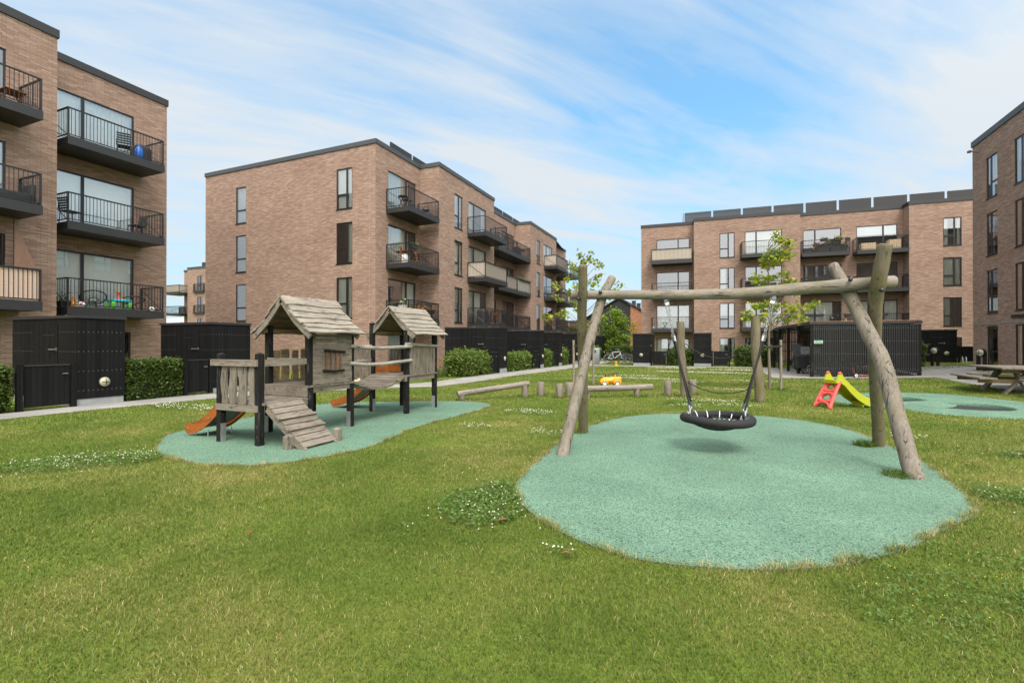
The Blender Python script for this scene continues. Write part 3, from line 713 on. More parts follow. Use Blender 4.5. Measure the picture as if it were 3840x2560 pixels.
sheet('sand_patch', smooth_poly([(-14.2, 13.2), (-12.2, 13.3), (-11.6, 14.6), (-11.2, 15.9), (-12.0, 17), (-13.8, 16.9), (-14.6, 15)]), 'sand', .005)

# ---------------------------------------------------------------- grass, clover
def inpoly(px, py, poly):
    c = np.zeros(len(px), bool); n = len(poly)
    for i in range(n):
        x1, y1 = poly[i]; x2, y2 = poly[(i+1) % n]
        k = (y1 > py) != (y2 > py)
        with np.errstate(divide='ignore', invalid='ignore'): c ^= k & (px < (x2-x1)*(py-y1)/(y2-y1+1e-12)+x1)
    return c
def sst(t): t = np.clip(t, 0, 1); return t*t*(3-2*t)
def thn(x, y): return .38*sst((x-3)/9)*sst((y-14)/16)
rg = np.random.default_rng(5)
def shrink(poly, d):
    cx = sum(p[0] for p in poly)/len(poly); cy = sum(p[1] for p in poly)/len(poly); o = []
    for x, y in poly:
        l = math.hypot(x-cx, y-cy); o.append((cx+(x-cx)*(l-d)/l, cy+(y-cy)*(l-d)/l))
    return o
BANS = [shrink(BL1, .012), shrink(BL2, .012), shrink(BL3, .012), PTH, PV, [(-14.3, 13.2), (-11.4, 13.4), (-11.3, 16.8), (-14.2, 16.9)]]
CLO = [[(-8.05, 2.75), (-7.35, 2.75), (-6.7, 3.35), (-6.5, 3.9), (-6.9, 4.1), (-7.3, 3.95), (-7.9, 3.4)],
       [(-2.25, 3.55), (-1.85, 3.35), (-1.5, 3.75), (-1.6, 4.05), (-1.85, 4.45), (-2.0, 4.7), (-2.3, 4.5), (-2.4, 4.0)],
       [(2.3, 5.95), (2.9, 5.8), (3.4, 5.95), (3.5, 6.4), (2.8, 6.5), (2.35, 6.3)], [(3.4, 8.3), (4.6, 8.2), (4.8, 8.75), (3.6, 8.7)]]
CLF = [(-3.65, 9.55, .62, .30), (-3.6, 9.6, .35, .18), (-3.9, 7.55, .35, .22), (-2.6, 7.45, .35, .25), (-2.3, 20.3, 1.6, .35), (-.6, 25.6, 2.4, .5), (1.2, 28.5, 1.6, .5), (-.3, 13.1, .9, .3), (.4, 12.4, .6, .22), (-.6, 11.9, .4, .2), (-3.2, 22, .9, .25), (-4.8, 21, .7, .2), (-9.5, 7.6, 1.0, .5), (-11.2, 7.2, 1.2, .35), (-2.0, 29.5, 1.5, .5), (2.8, 9.3, .25, .2), (.45, 16.5, .5, .2), (-1.02, 3.28, .13, .08), (1.4, 20.5, 1.0, .2), (-1.0, 19, .7, .2)]
def blades(x, y, h, w, hue, lean=.5, seg=2):
    n = len(x); a = rg.uniform(0, 2*np.pi, n); b = rg.uniform(0, 2*np.pi, n); l = h*rg.uniform(.15, 1, n)*lean*1.6
    z = thn(x, y); dx, dy = np.cos(a), np.sin(a); lx, ly = np.cos(b)*l, np.sin(b)*l
    if seg == 2:
        v = np.empty((n, 5, 3)); k = .55
        v[:, 0] = np.c_[x-dx*w, y-dy*w, z-.004]; v[:, 1] = np.c_[x+dx*w, y+dy*w, z-.004]
        v[:, 2] = np.c_[x+dx*w*.75+lx*.35, y+dy*w*.75+ly*.35, z+h*k]; v[:, 3] = np.c_[x-dx*w*.75+lx*.35, y-dy*w*.75+ly*.35, z+h*k]
        v[:, 4] = np.c_[x+lx, y+ly, z+h*rg.uniform(.75, 1, n)]
    else:
        v = np.empty((n, 3, 3)); v[:, 0] = np.c_[x-dx*w, y-dy*w, z-.004]; v[:, 1] = np.c_[x+dx*w, y+dy*w, z-.004]; v[:, 2] = np.c_[x+lx, y+ly, z+h]
    return v, hue
def mesh_np(name, groups, mat):
    """groups of (verts[n,k,3], hue[n]) -> one mesh"""
    vs = []; loops = []; st = []; tot = []; hs = []; b = 0; lp = 0
    for v, hue in groups:
        n, k = v.shape[:2]; vs.append(v.reshape(-1, 3)); hs.append(np.repeat(hue, k)); base = (np.arange(n)*k+b)[:, None]
        if k == 5:
            q = base+np.array([0, 1, 2, 3]); t = base+np.array([3, 2, 4])
            loops += [q.ravel(), t.ravel()]; st += [np.arange(n)*4+lp, np.arange(n)*3+lp+4*n]; tot += [np.full(n, 4), np.full(n, 3)]; lp += 7*n
        else:
            loops.append((base+np.arange(k)).ravel()); st.append(np.arange(n)*k+lp); tot.append(np.full(n, k)); lp += k*n
        b += n*k
    vs = np.concatenate(vs); loops = np.concatenate(loops); st = np.concatenate(st); tot = np.concatenate(tot); hs = np.concatenate(hs)
    me = bpy.data.meshes.new(name); me.vertices.add(len(vs)); me.vertices.foreach_set('co', vs.astype(np.float32).ravel())
    me.loops.add(len(loops)); me.loops.foreach_set('vertex_index', loops.astype(np.int32))
    me.polygons.add(len(st)); me.polygons.foreach_set('loop_start', st.astype(np.int32)); me.polygons.foreach_set('loop_total', tot.astype(np.int32))
    me.update(calc_edges=True)
    at = me.attributes.new('hue', 'FLOAT', 'POINT'); at.data.foreach_set('value', hs.astype(np.float32))
    me.materials.append(M[mat]); o = bpy.data.objects.new(name, me); COL.objects.link(o); return o
def scatter(r0, r1, dens):
    ar = R_(78 if r1 < 8 else 62); n = int(dens*ar*(r1*r1-r0*r0)); r = np.sqrt(rg.uniform(r0*r0, r1*r1, n)); t = R_(90+23)+rg.uniform(-ar, ar, n)
    x, y = r*np.cos(t), r*np.sin(t); k = np.ones(n, bool)
    for p in BANS: k &= ~inpoly(x, y, p)
    k &= (x > -12.9) | (y > 9)
    k &= (x < 12.3) & (x > -16) & (y < 45)
    return x[k], y[k]
G = []
for r0, r1, dens, h, w, seg in ((.9, 2.6, 11000, .025, .0017, 2), (2.6, 4.2, 11000, .026, .0018, 2), (4.2, 7, 6500, .028, .0024, 2), (7, 12, 2600, .032, .0038, 1), (12, 20, 900, .036, .007, 1), (20, 38, 220, .042, .015, 1)):
    x, y = scatter(r0, r1, dens); n = len(x)
    tl = 1+.2*np.sin(x*2.3+y*1.1)*np.sin(y*2.9-x*.7)
    hue = np.clip(rg.normal(.42, .17, n)+(rg.random(n) < .09)*.36, 0, 1)
    G.append(blades(x, y, h*rg.uniform(.55, 1.25, n)*tl, w*rg.uniform(.7, 1.3, n), hue, .8, seg))
def edge_pts(poly, n, sd, off=.02):
    q = np.array(poly); nx = np.roll(q, -1, 0); l = np.hypot(*(nx-q).T); i = rg.choice(len(q), n, p=l/l.sum()); t = rg.random(n)[:, None]
    p = q[i]*(1-t)+nx[i]*t; d = (nx-q)[i]; nn = np.c_[d[:, 1], -d[:, 0]]/np.maximum(1e-9, np.hypot(*d.T))[:, None]
    return p+nn*(rg.normal(off, sd, n)[:, None])
for poly, n, sg in ((BL2, 16000, 1), (BL1, 12000, 1), (BL3, 3000, 1)):
    p = edge_pts(poly, n, .02, .012*sg); cl = .6+.8*(np.sin(p[:, 0]*7+p[:, 1]*3)*np.sin(p[:, 1]*9) > .1)
    G.append(blades(p[:, 0], p[:, 1], .038*cl*rg.uniform(.5, 1.5, n), .0022*rg.uniform(.7, 1.3, n), np.clip(rg.normal(.72, .24, n), 0, 1), 1.0))
    m = n//120; p = edge_pts(poly, m, .02, .01); G.append(blades(p[:, 0], p[:, 1], rg.uniform(.10, .22, m), np.full(m, .0016), np.clip(rg.normal(.75, .15, m), 0, 1), .5))
for cx, cy, r, n, h in ((2.05, 8.46, .13, 420, .11), (1.95, 6.70, .16, 420, .085), (-2.04, 7.83, .12, 150, .09), (-1.02, 12.5, .1, 120, .1)):
    a = rg.uniform(0, 2*np.pi, n); q = r*np.sqrt(rg.random(n)); G.append(blades(cx+q*np.cos(a)-.05, cy+q*np.sin(a)-.03, h*rg.uniform(.4, 1.3, n), np.full(n, .003), np.clip(rg.normal(.3, .2, n), 0, 1), 1.0))
for (cx, cy) in [(-4.89, 12.46), (-6.1, 11.08), (-4.59, 12.89), (-3.97, 12.69), (-3.85, 13.1), (-1.92, 13.74), (-1.26, 14.4), (-.66, 14.97), (-.8, 14.35), (1.02, 13.76), (1.61, 17.56), (1.95, 17.7), (-4.69, 16.78), (-4.1, 17.2), (-3.4, 13.1)]:
    n = 160; a = rg.uniform(0, 2*np.pi, n); q = .10+.13*rg.random(n); G.append(blades(cx+q*np.cos(a), cy+q*np.sin(a), .10*rg.uniform(.4, 1.3, n), np.full(n, .005), np.clip(rg.normal(.38, .2, n), 0, 1), .7))
g = mesh_np('grass', G, 'grass'); struct(g, 'stuff')
# clover: leaflets and flower heads
def leafcards(x, y, z, s, tilt=.6):
    n = len(x); a = rg.uniform(0, 2*np.pi, n); ti = rg.uniform(-tilt, tilt, n); t2 = rg.uniform(-tilt, tilt, n)
    ux = np.c_[np.cos(a), np.sin(a), ti]; uy = np.c_[-np.sin(a), np.cos(a), t2]; c = np.c_[x, y, z]; s = s[:, None]
    return np.stack([c-ux*s, c-uy*s*.8, c+ux*s, c+uy*s*.8], 1)
def rpoly(poly, dens):
    q = np.array(poly); a, b = q.min(0), q.max(0); n = int(dens*np.prod(b-a)); x = rg.uniform(a[0], b[0], n); y = rg.uniform(a[1], b[1], n)
    k = inpoly(x, y, smooth_poly(poly)) | (rg.random(n) < .03); k &= ~inpoly(x, y, BANS[1]) & ~inpoly(x, y, BANS[0]); return x[k], y[k]
CL = []; FX = []
for i, poly in enumerate(CLO):
    x, y = rpoly(poly, 2100); n = len(x); CL.append((leafcards(x, y, thn(x, y)+rg.uniform(.02, .075, n), rg.uniform(.009, .017, n)), np.zeros(n)))
    x, y = rpoly(poly, (150, 80, 90, 80)[i]); k = (rg.random(len(x)) < np.where(np.sin(x*5+1)*np.sin(y*6) > -.1, 1, .25)); FX += [(a, b, rg.uniform(.045, .085), .0092) for a, b in zip(x[k], y[k])]
for cx, cy, rx, ry in CLF:
    d = math.hypot(cx, cy); n = int(min(900, 95*rx*ry*math.pi*1.0+6)); t = rg.uniform(0, 2*np.pi, n); q = np.sqrt(rg.random(n)); x, y = cx+rx*q*np.cos(t), cy+ry*q*np.sin(t)
    FX += [(a, b, rg.uniform(.05, .09), .008+.0004*d) for a, b in zip(x, y)]
    n2 = n*3; t = rg.uniform(0, 2*np.pi, n2); q = np.sqrt(rg.random(n2)); x, y = cx+rx*q*np.cos(t), cy+ry*q*np.sin(t)
    CL.append((leafcards(x, y, thn(x, y)+rg.uniform(.02, .05, n2), rg.uniform(.010, .018, n2)), np.zeros(n2)))
for poly in CLO:      # the patches thin out into the turf
    q = np.array(poly); c = q.mean(0); s = (q.max(0)-q.min(0))*.42; n = 700; x, y = rg.normal(c[0], s[0], n), rg.normal(c[1], s[1], n); k = ~inpoly(x, y, BANS[1]) & ~inpoly(x, y, BANS[0]); x, y = x[k], y[k]; n = len(x)
    CL.append((leafcards(x, y, thn(x, y)+rg.uniform(.012, .035, n), rg.uniform(.008, .014, n)), np.zeros(n))); FX += [(a, b, rg.uniform(.03, .06), .008) for a, b in zip(x[:26], y[:26])]
for i in range(150):  # small weed rosettes and stray daisies all over the lawn
    r = 1.8+13*rg.random()**1.2; t = R_(113)+rg.uniform(-1.0, 1.0); cx, cy = r*np.cos(t), r*np.sin(t)
    if any(inpoly(np.array([cx]), np.array([cy]), b)[0] for b in BANS) or cx < -12.5: continue
    n = int(rg.integers(4, 16)); w_ = rg.uniform(.04, .14); x, y = rg.normal(cx, w_, n), rg.normal(cy, w_, n)
    CL.append((leafcards(x, y, thn(x, y)+rg.uniform(.006, .022, n), rg.uniform(.006, .011, n)), np.zeros(n)))
    if i % 9 == 0 and r > 5: FX += [(cx+rg.normal(0, .12), cy+rg.normal(0, .12), .035, .007) for _ in range(3)]
# low weeds with small yellow flowers at the lower right
YF = []
for cx, cy, rx, ry in ((1.45, 3.75, .55, .28), (1.0, 3.3, .35, .3), (1.9, 3.5, .35, .4), (1.7, 4.35, .35, .18), (2.3, 3.9, .3, .3)):
    n = int(1300*rx*ry*3); t = rg.uniform(0, 2*np.pi, n); q = np.sqrt(rg.random(n)); x, y = cx+rx*q*np.cos(t), cy+ry*q*np.sin(t); k = ~inpoly(x, y, BANS[1]); x, y = x[k], y[k]; n = len(x)
    CL.append((leafcards(x, y, rg.uniform(.015, .055, n), rg.uniform(.006, .012, n)), np.zeros(n)))
    n = n//45; t = rg.uniform(0, 2*np.pi, n); q = np.sqrt(rg.random(n)); x, y = cx+rx*q*np.cos(t), cy+ry*q*np.sin(t); k = ~inpoly(x, y, BANS[1]); YF += list(zip(x[k], y[k]))
struct(mesh_np('clover', CL, 'clover'), 'stuff')
def heads(name, pts, mat):
    m = MB()
    for x, y, z, r in pts:
        z += th(x, y); vs = [(x, y, z-r*.8), (x+r, y, z), (x, y+r, z), (x-r, y, z), (x, y-r, z), (x, y, z+r*.9)]
        m.add(vs, [(0, 2, 1), (0, 3, 2), (0, 4, 3), (0, 1, 4), (5, 1, 2), (5, 2, 3), (5, 3, 4), (5, 4, 1)], True)
    struct(m.build(name, M[mat]), 'stuff')
heads('clover_flowers', FX, 'clover_fl'); heads('yellow_flowers', [(x, y, rg.uniform(.04, .055), .0045) for x, y in YF], 'yellow_fl')
# fallen dry leaves on the lawn
dl = [(-12.1, 7.0), (-9.0, 6.9), (-1.62, 3.6), (-.95, 3.2), (-2.95, 14.6), (-3.3, 11.2), (-6.4, 9.9), (-3.3, 2.6)]
m = MB()
for x, y in dl:
    a = rnd.uniform(0, 6); c, s_ = math.cos(a)*.045, math.sin(a)*.045; z = .05
    m.add([(x-c, y-s_, z), (x+s_*.5, y-c*.5, z+.012), (x+c, y+s_, z+.004), (x-s_*.5, y+c*.5, z+.02)], [(0, 1, 2), (0, 2, 3)], True)
struct(m.build('fallen_leaves', M['leaf_red']), 'stuff')
# ---------------------------------------------------------------- garden sheds, gates, hedges
def lamp_disc(mb_list, c, ax, r=.115):
    """round bulkhead lamp: black ring, pale globe, crossed guard"""
    c, ax = V(c), V(ax); g = MB().lathe(c, [(r, 0), (r, .03), (r*.85, .06), (r*.4, .085), (.001, .09)], 24, ax)
    k = MB().torus(c+ax*.015, r*1.02, .016, ax, 24, 6); sd = ax.cross(V((0, 0, 1)))
    for d in (sd, V((0, 0, 1))): k.tube([c+d*r*t+ax*(.09*math.sqrt(max(0, 1-t*t))+.012) for t in (-1, -.6, 0, .6, 1)], .007, 5)
    return g, k
def shed(label, x0, x1, y0, y1, h, front='y', lamp=('x', .75, .5), z=0, base=.16, door=True, vent=True, stone=False, post=False):
    """front: side with the door ('y' = faces -y, 'x' = faces +x); lamp on the other visible side"""
    t = thing('garden_shed', label, 'shed', (x1, y0, z), 0, 'black garden sheds'); w, d = x1-x0, y1-y0
    m = MB(); m.box(-w, 0, 0, d, base, h-.05); m.build('cladding', M['clad'], t)
    m = MB(); m.box(-w-.03, .03, -.03, d+.03, h-.05, h); m.box(-w-.02, .02, -.02, d+.02, h, h+.02); m.build('roof_edge', M['coping_dark'], t)
    if stone or True:
        m = MB()
        for _ in range(22): m.sphere((rnd.uniform(-w, 0), rnd.uniform(.02, d), h+.02), rnd.uniform(.025, .06), (1, 1, .6), 4)
        m.build('roof_sedum', M['sedum'], t)
    m = MB(); m.box(-w+.02, -.015, .015, d-.02, -.25, base-.002); m.build('base', M['concrete'], t)
    if door:
        dw = min(1.1, w*.55); cx = -w*.45
        if front == 'y':
            dm = MB(); dm.box(cx-dw/2, cx+dw/2, -.012, .01, base+.03, h-.18); dr = dm.build('door', M['clad_plain'], t)
            k = MB(); k.box(cx+dw*.2, cx+dw*.48, -.055, -.03, h*.62, h*.62+.03); k.box(cx+dw*.44, cx+dw*.48, -.03, -.012, h*.62-.02, h*.62+.06); k.build('handle', M['silver'], dr)
            if vent:
                k = MB(); k.box(cx-dw*.1, cx+dw*.4, -.02, -.0125, h*.78, h*.78+.035); k.build('letter_slot', M['frame'], dr)
            k = MB(); k.box(cx-dw*.35, cx-dw*.15, -.03, -.0125, h*.30, h*.30+.025); k.box(cx-dw*.37, cx-dw*.33, -.03, -.0125, h*.26, h*.35); k.build('hinge', M['silver'], dr)
        else:
            dm = MB(); dm.box(-.01, .012, d*.15, d*.15+min(1, d*.7), base+.03, h-.18); dr = dm.build('door', M['clad_plain'], t)
            k = MB(); k.box(.03, .055, d*.2, d*.2+.2, h*.62, h*.62+.03); k.box(.012, .03, d*.2, d*.2+.03, h*.6, h*.66); k.build('handle', M['silver'], dr)
    if lamp:
        ax, u, zz = lamp
        c, n = ((V((0, d*u, zz)), X_) if ax == 'x' else (V((-w*u, 0, zz)), -Y_))
        g, k = lamp_disc(None, c, n); o = g.build('lamp', M['lamp'], t); k.build('lamp_guard', M['black_metal'], o)
    if post:
        m = MB(); m.box(-w-.1, -w, -.05, .05, 0, 1.05); m.build('gate_post', M['clad'], t)
    return t
shed('black shed with a round lamp low on its side at the far left', -16.95, -13.99, 6.43, 7.45, 2.16, lamp=('x', .56, .55), base=.17)
shed('black shed behind the low ramp of the playhouse, second from the left edge', -16.4, -13.98, 9.75, 11.05, 2.13, lamp=('x', .6, .55))
shed('wide black shed just right of the right playhouse roof', -13.25, -10.02, 22.06, 22.95, 2.34, lamp=('x', .6, .72), base=.24)
shed('black shed directly behind the widest one beside the path', -13.0, -9.74, 27.31, 28.0, 2.29, lamp=('x', .55, .72), base=.24)
shed('black shed third along the path from the playhouse', -12.6, -9.6, 30.6, 31.35, 2.26, lamp=('x', .6, .72), base=.22)
shed('black shed fourth along the path, left of the swing post', -12.4, -9.44, 33.94, 34.75, 2.25, lamp=('x', .6, .7), base=.22)
shed('far black shed seen just left of the leaning swing leg', -12.5, -9.3, 38.2, 39.1, 2.23, lamp=None)
shed('far black shed seen just right of the leaning swing leg', -12.3, -9.2, 42.2, 43.3, 2.18, lamp=('x', .5, .7), base=.2)
shed('farthest black shed beside the bicycles with pale fittings on its end', -12, -8.72, 44.3, 46.1, 2.06, lamp=None, front='x')
shed('narrow black shed with a round lamp right of the bicycles', -5.15, -4.06, 33.1, 36.0, 2.16, front='x', lamp=('y', .5, .72), base=.2)
shed('narrow black shed with a round lamp seen through the swing ropes', -1.33, -.25, 33.85, 36.5, 2.18, front='x', lamp=('y', .5, .72), base=.2)
s_ = shed('black shed right of the bicycle shelter with a round lamp', 10.6, 13.02, 36, 38.5, 2.1, lamp=('y', .2, .72), z=.2, base=.05)

def gate(label, p, q, h, mat='clad', slat=False, name='garden_gate'):
    p, q = V((*p, 0)), V((*q, 0)); L = (q-p).length; rz = math.atan2(q.y-p.y, q.x-p.x)
    t = thing(name, label, 'gate', (p.x, p.y, th(p.x, p.y)), rz, 'low black garden gates')
    m = MB(); m.box(.08, L-.08, -.02, .02, .08, h); m.build('panel', M['clad_plain'], t)
    m = MB(); m.box(.07, L-.07, -.035, .035, h, h+.03); m.build('top_rail', M['coping_dark'], t)
    for a in (0, L): m = MB(); m.box(a-.05, a+.05, -.05, .05, -.05, h+.06); m.build('post', M['clad_plain'], t)
    m = MB(); m.box(L-.22, L-.12, -.055, -.03, h*.8, h*.8+.025); m.build('latch', M['silver'], t); return t
gate('low black gate in front of the leftmost shed door', (-14.0, 5.42), (-14.0, 6.38), .99)
gate('low black fence panel between the hedge and the second shed', (-14.0, 8.98), (-14.0, 9.72), 1.0)
gate('low black gate left of the lamp end of the widest shed', (-10.35, 21.35), (-10.1, 22.0), 1.05)
gate('low black gate before the second shed on the path', (-9.95, 26.5), (-9.78, 27.25), 1.05)
gate('low black gate before the third shed on the path', (-9.8, 29.9), (-9.66, 30.55), 1.05)
gate('low black gate before the fourth shed on the path', (-9.62, 33.2), (-9.5, 33.9), 1.05)
gate('low black gate right of the lamp shed beside the bicycles', (-3.98, 33.6), (-2.98, 33.65), .95)
gate('low black gate right of the shed seen through the swing ropes', (-.2, 33.95), (.82, 34.05), .97)
f = gate('long low black fence beside the last shed at the right', (13.1, 36.0), (15.6, 36.0), .92, name='garden_fence')
f['group'] = ''; del f['group']; f['category'] = 'fence'

def leaves(n, box=None, fn=None, s=(.03, .05), seed=1, up=.4):
    """leaf blades inside a box or at points given by fn, pointed ovals"""
    r = random.Random(seed); m = MB()
    for i in range(n):
        c = V(fn(r)) if fn else V((r.uniform(*box[0]), r.uniform(*box[1]), r.uniform(*box[2])))
        a = V((r.gauss(0, 1), r.gauss(0, 1), r.gauss(-.25, .6))).normalized(); b = a.cross(V((r.gauss(0, up), r.gauss(0, up), 1))).normalized(); u = a.cross(b)*.25; k = r.uniform(*s)
        m.add([c-a*k, c+b*k*.62+u*k, c+a*k, c-b*k*.62+u*k], [(0, 1, 2), (0, 2, 3)], True)
    return m
def hedge(label, x0, x1, y0, y1, h, n, seed, s=(.035, .055), mat='leaf_hedge', ragged=.06, grp='clipped garden hedges'):
    t = thing('hedge', label, 'hedge', ((x0+x1)/2, (y0+y1)/2, th(x1, y0)), 0, grp); w, d = (x1-x0)/2, (y1-y0)/2
    def fn(r):
        f = r.random(); e = r.gauss(0, ragged); bump = .05*math.sin(9*f+seed)
        if r.random() < .30: return (r.uniform(-w, w), r.uniform(-d, d), h+e*.8+.06*math.sin(seed+5*r.random()))
        k = r.choice((0, 1, 2, 3)) if w > d else r.choice((0, 1, 2, 3)); z = h*(r.random()**.8)
        e -= abs(r.gauss(0, .05))
        if k == 0: return (w+e, r.uniform(-d, d), z)
        if k == 1: return (-w-e, r.uniform(-d, d), z)
        if k == 2: return (r.uniform(-w, w), -d-e, z)
        return (r.uniform(-w, w), d+e, z)
    leaves(n, fn=fn, s=s, seed=seed).build('foliage', M[mat], t)
    m = MB(); r = random.Random(seed+9)
    for i in range(int(40*max(w, d))):
        x, y = r.uniform(-w*.9, w*.9), r.uniform(-d*.8, d*.8); m.tube([(x, y, -.05), (x+r.gauss(0, .06), y+r.gauss(0, .06), h*.5), (x+r.gauss(0, .12), y+r.gauss(0, .12), h*.92)], [.012, .008, .004], 4)
    m.box(-w*.72, w*.72, -d*.72, d*.72, 0, h*.86); m.build('stems', M['twig'], t); return t
hedge('dark clipped beech hedge between the leftmost shed and the next gate', -14.75, -14.0, 7.5, 8.93, .98, 13000, 11, (.028, .045), ragged=.04)
hedge('clipped hedge cut off by the left edge of the photo', -14.8, -14.0, 3.6, 5.3, .95, 10000, 12, (.028, .045), ragged=.06)
hedge('light green loose hedge in front of the widest shed', -11.2, -10.25, 18.7, 21.2, .95, 8000, 13, (.05, .075), ragged=.14, mat='leaf_hedge2')
hedge('light hedge between the widest shed and the next gate', -10.7, -10.0, 23.1, 26.4, .86, 7000, 14, (.055, .08), ragged=.1, mat='leaf_hedge2')
hedge('small hedge between the second and third sheds on the path', -10.5, -9.85, 28.3, 29.8, 1.0, 4000, 15, (.06, .08), ragged=.09, mat='leaf_hedge2')
hedge('small hedge between the third and fourth sheds on the path', -10.4, -9.75, 31.5, 33.1, 1.05, 4000, 16, (.06, .09), ragged=.09, mat='leaf_hedge2')
hedge('narrow hedge partly hidden by the leaning swing leg', -10.3, -9.55, 34.9, 37.8, 1.05, 4500, 17, (.07, .09), ragged=.09, mat='leaf_hedge2')
hedge('tall narrow hedge behind the grey bin', -10.1, -9.35, 39.4, 41.9, 1.1, 4000, 18, (.07, .1), ragged=.09, mat='leaf_hedge2')
hedge('dark hedge between the two lamp sheds behind the swing', -2.85, -1.45, 34.0, 34.9, .95, 5000, 19, (.06, .09), ragged=.09)
hedge('broad dark hedge left of the bicycle shelter', 1.35, 3.3, 34.3, 35.2, 1.15, 6000, 20, (.06, .09), ragged=.12)
hedge('dark hedge right of the bicycle shelter', 9.0, 9.75, 30.5, 32.5, 1.15, 3500, 21, (.06, .09), ragged=.1)

# flower border with tall dry stems at the corner of the long block
t = thing('border_plants', 'wild border of grasses and tall rusty seed stems left of the light hedge', 'plants', (-11.6, 18.0, 0))
r = random.Random(3); m = MB()
for i in range(900):
    x, y = r.uniform(-1.0, .6), r.uniform(-1.2, 1.0); h = r.uniform(.2, .65); a = r.uniform(0, 6.3); l = h*.35
    m.add([(x-.008, y, 0), (x+.008, y, 0), (x+l*math.cos(a), y+l*math.sin(a), h)], [(0, 1, 2)])
m.build('grass_blades', M['leaf_hedge'], t); m = MB(); sd_ = []
for i in range(9):
    lv = MB(); x, y, h = r.uniform(-.9, .5), r.uniform(-1, .6), r.uniform(.75, 1.15); m.tube([(x, y, 0), (x+.03, y, h*.6), (x+.05, y+.02, h)], .008, 4)
    for k in range(26):
        c = V((x+.05+r.gauss(0, .06), y+r.gauss(0, .06), h*r.uniform(.55, 1.03))); q = r.uniform(.02, .04); lv.add([c+V((-q, 0, 0)), c+V((0, q, q)), c+V((q, 0, 0)), c-V((0, q, q))], [(0, 1, 2, 3)])
    sd_ += [lv]
m.build('stems', M['bark'], t)
for q in sd_: q.build('seed_head', M['leaf_red'], t)

# ---------------------------------------------------------------- trees
def young_tree(name, label, base, trunk_h, pts, leafmat, n_per, cl=.20, s=(.05, .085), seed=1, r0=.035, depth=.7, top=None, droop=.1):
    t = thing(name, label, 'tree', base); r = random.Random(seed); h = max(p[2] for p in pts)
    trunk = [(0, 0, -.05)]; rad = [r0]; k = 8
    for i in range(1, k+1):
        z = h*.93*i/k; trunk.append((.03*math.sin(i*1.3+seed)*i/k*2, .03*math.cos(i*1.7+seed)*i/k*2, z)); rad.append(r0*(1-.86*i/k))
    tr = MB().tube(trunk, rad, 8).build('trunk', M['bark'], t); br = MB(); ends = []
    for (x, y, z) in pts:
        dd = r.uniform(-depth, depth)*min(1, .35+abs(math.hypot(x, y))*.7); x2, y2 = x-.39*dd*.5+r.gauss(0, .05), y+.92*dd
        zs = max(trunk_h, z-max(.25, .75*math.hypot(x2, y2))); i = min(k-1, int(zs/(h*.93)*k)); f = zs/(h*.93)*k-i
        a = V(trunk[i]).lerp(V(trunk[min(k, i+1)]), min(1, max(0, f))); b = V((x2, y2, z)); c = a.lerp(b, .5)+V((0, 0, .10))
        br.tube([a, c, b], [.012, .008, .004], 5); ends.append((a, c, b))
    br.build('branches', M['bark'], t)
    m = MB()
    for a, c, b in ends:
        for i in range(n_per):
            f = abs(r.gauss(0, .5)); p = b.lerp(c, min(.8, f*.6))+V((r.gauss(0, cl*.5), r.gauss(0, cl*.5), r.gauss(-droop*.5, cl*.32)))
            d = V((r.gauss(0, 1), r.gauss(0, 1), r.gauss(-.9, .6))).normalized(); e = d.cross(V((r.gauss(0, .5), r.gauss(0, .5), 1))).normalized(); q = r.uniform(*s); u = d.cross(e)*q*.3
            m.add([p, p+d*q*.55+e*q*.55+u, p+d*q*1.25, p+d*q*.55-e*q*.55+u], [(0, 1, 2), (0, 2, 3)], True)
    m.build('crown', M[leafmat], t); return t
TL = [(-.22, -.09, 4.77), (.2, .08, 4.77), (-.41, -.17, 4.45), (-.48, -.21, 4.32), (-.22, -.09, 4.19), (.37, .16, 4.53), (.61, .26, 4.35), (.56, .24, 4.13), (.37, .16, 3.97), (.47, .2, 3.71), (1.05, .45, 3.71), (1.35, .57, 3.76), (1.0, .43, 3.55), (-.7, -.3, 4.0), (-.36, -.15, 3.71), (-.27, -.11, 3.6), (-.56, -.24, 3.44), (-.95, -.4, 3.71), (-1.0, -.42, 3.34), (-.46, -.2, 3.5), (-.22, -.09, 3.02), (-.31, -.13, 2.81), (-1.27, -.54, 2.6), (-.85, -.36, 2.65), (-.66, -.28, 2.73), (.76, .32, 3.07), (.71, .3, 2.6), (-.17, -.07, 2.22), (-.09, -.04, 4.51), (.13, .05, 4.56), (.08, .03, 3.39), (.03, .01, 3.76), (.27, .12, 3.5)]
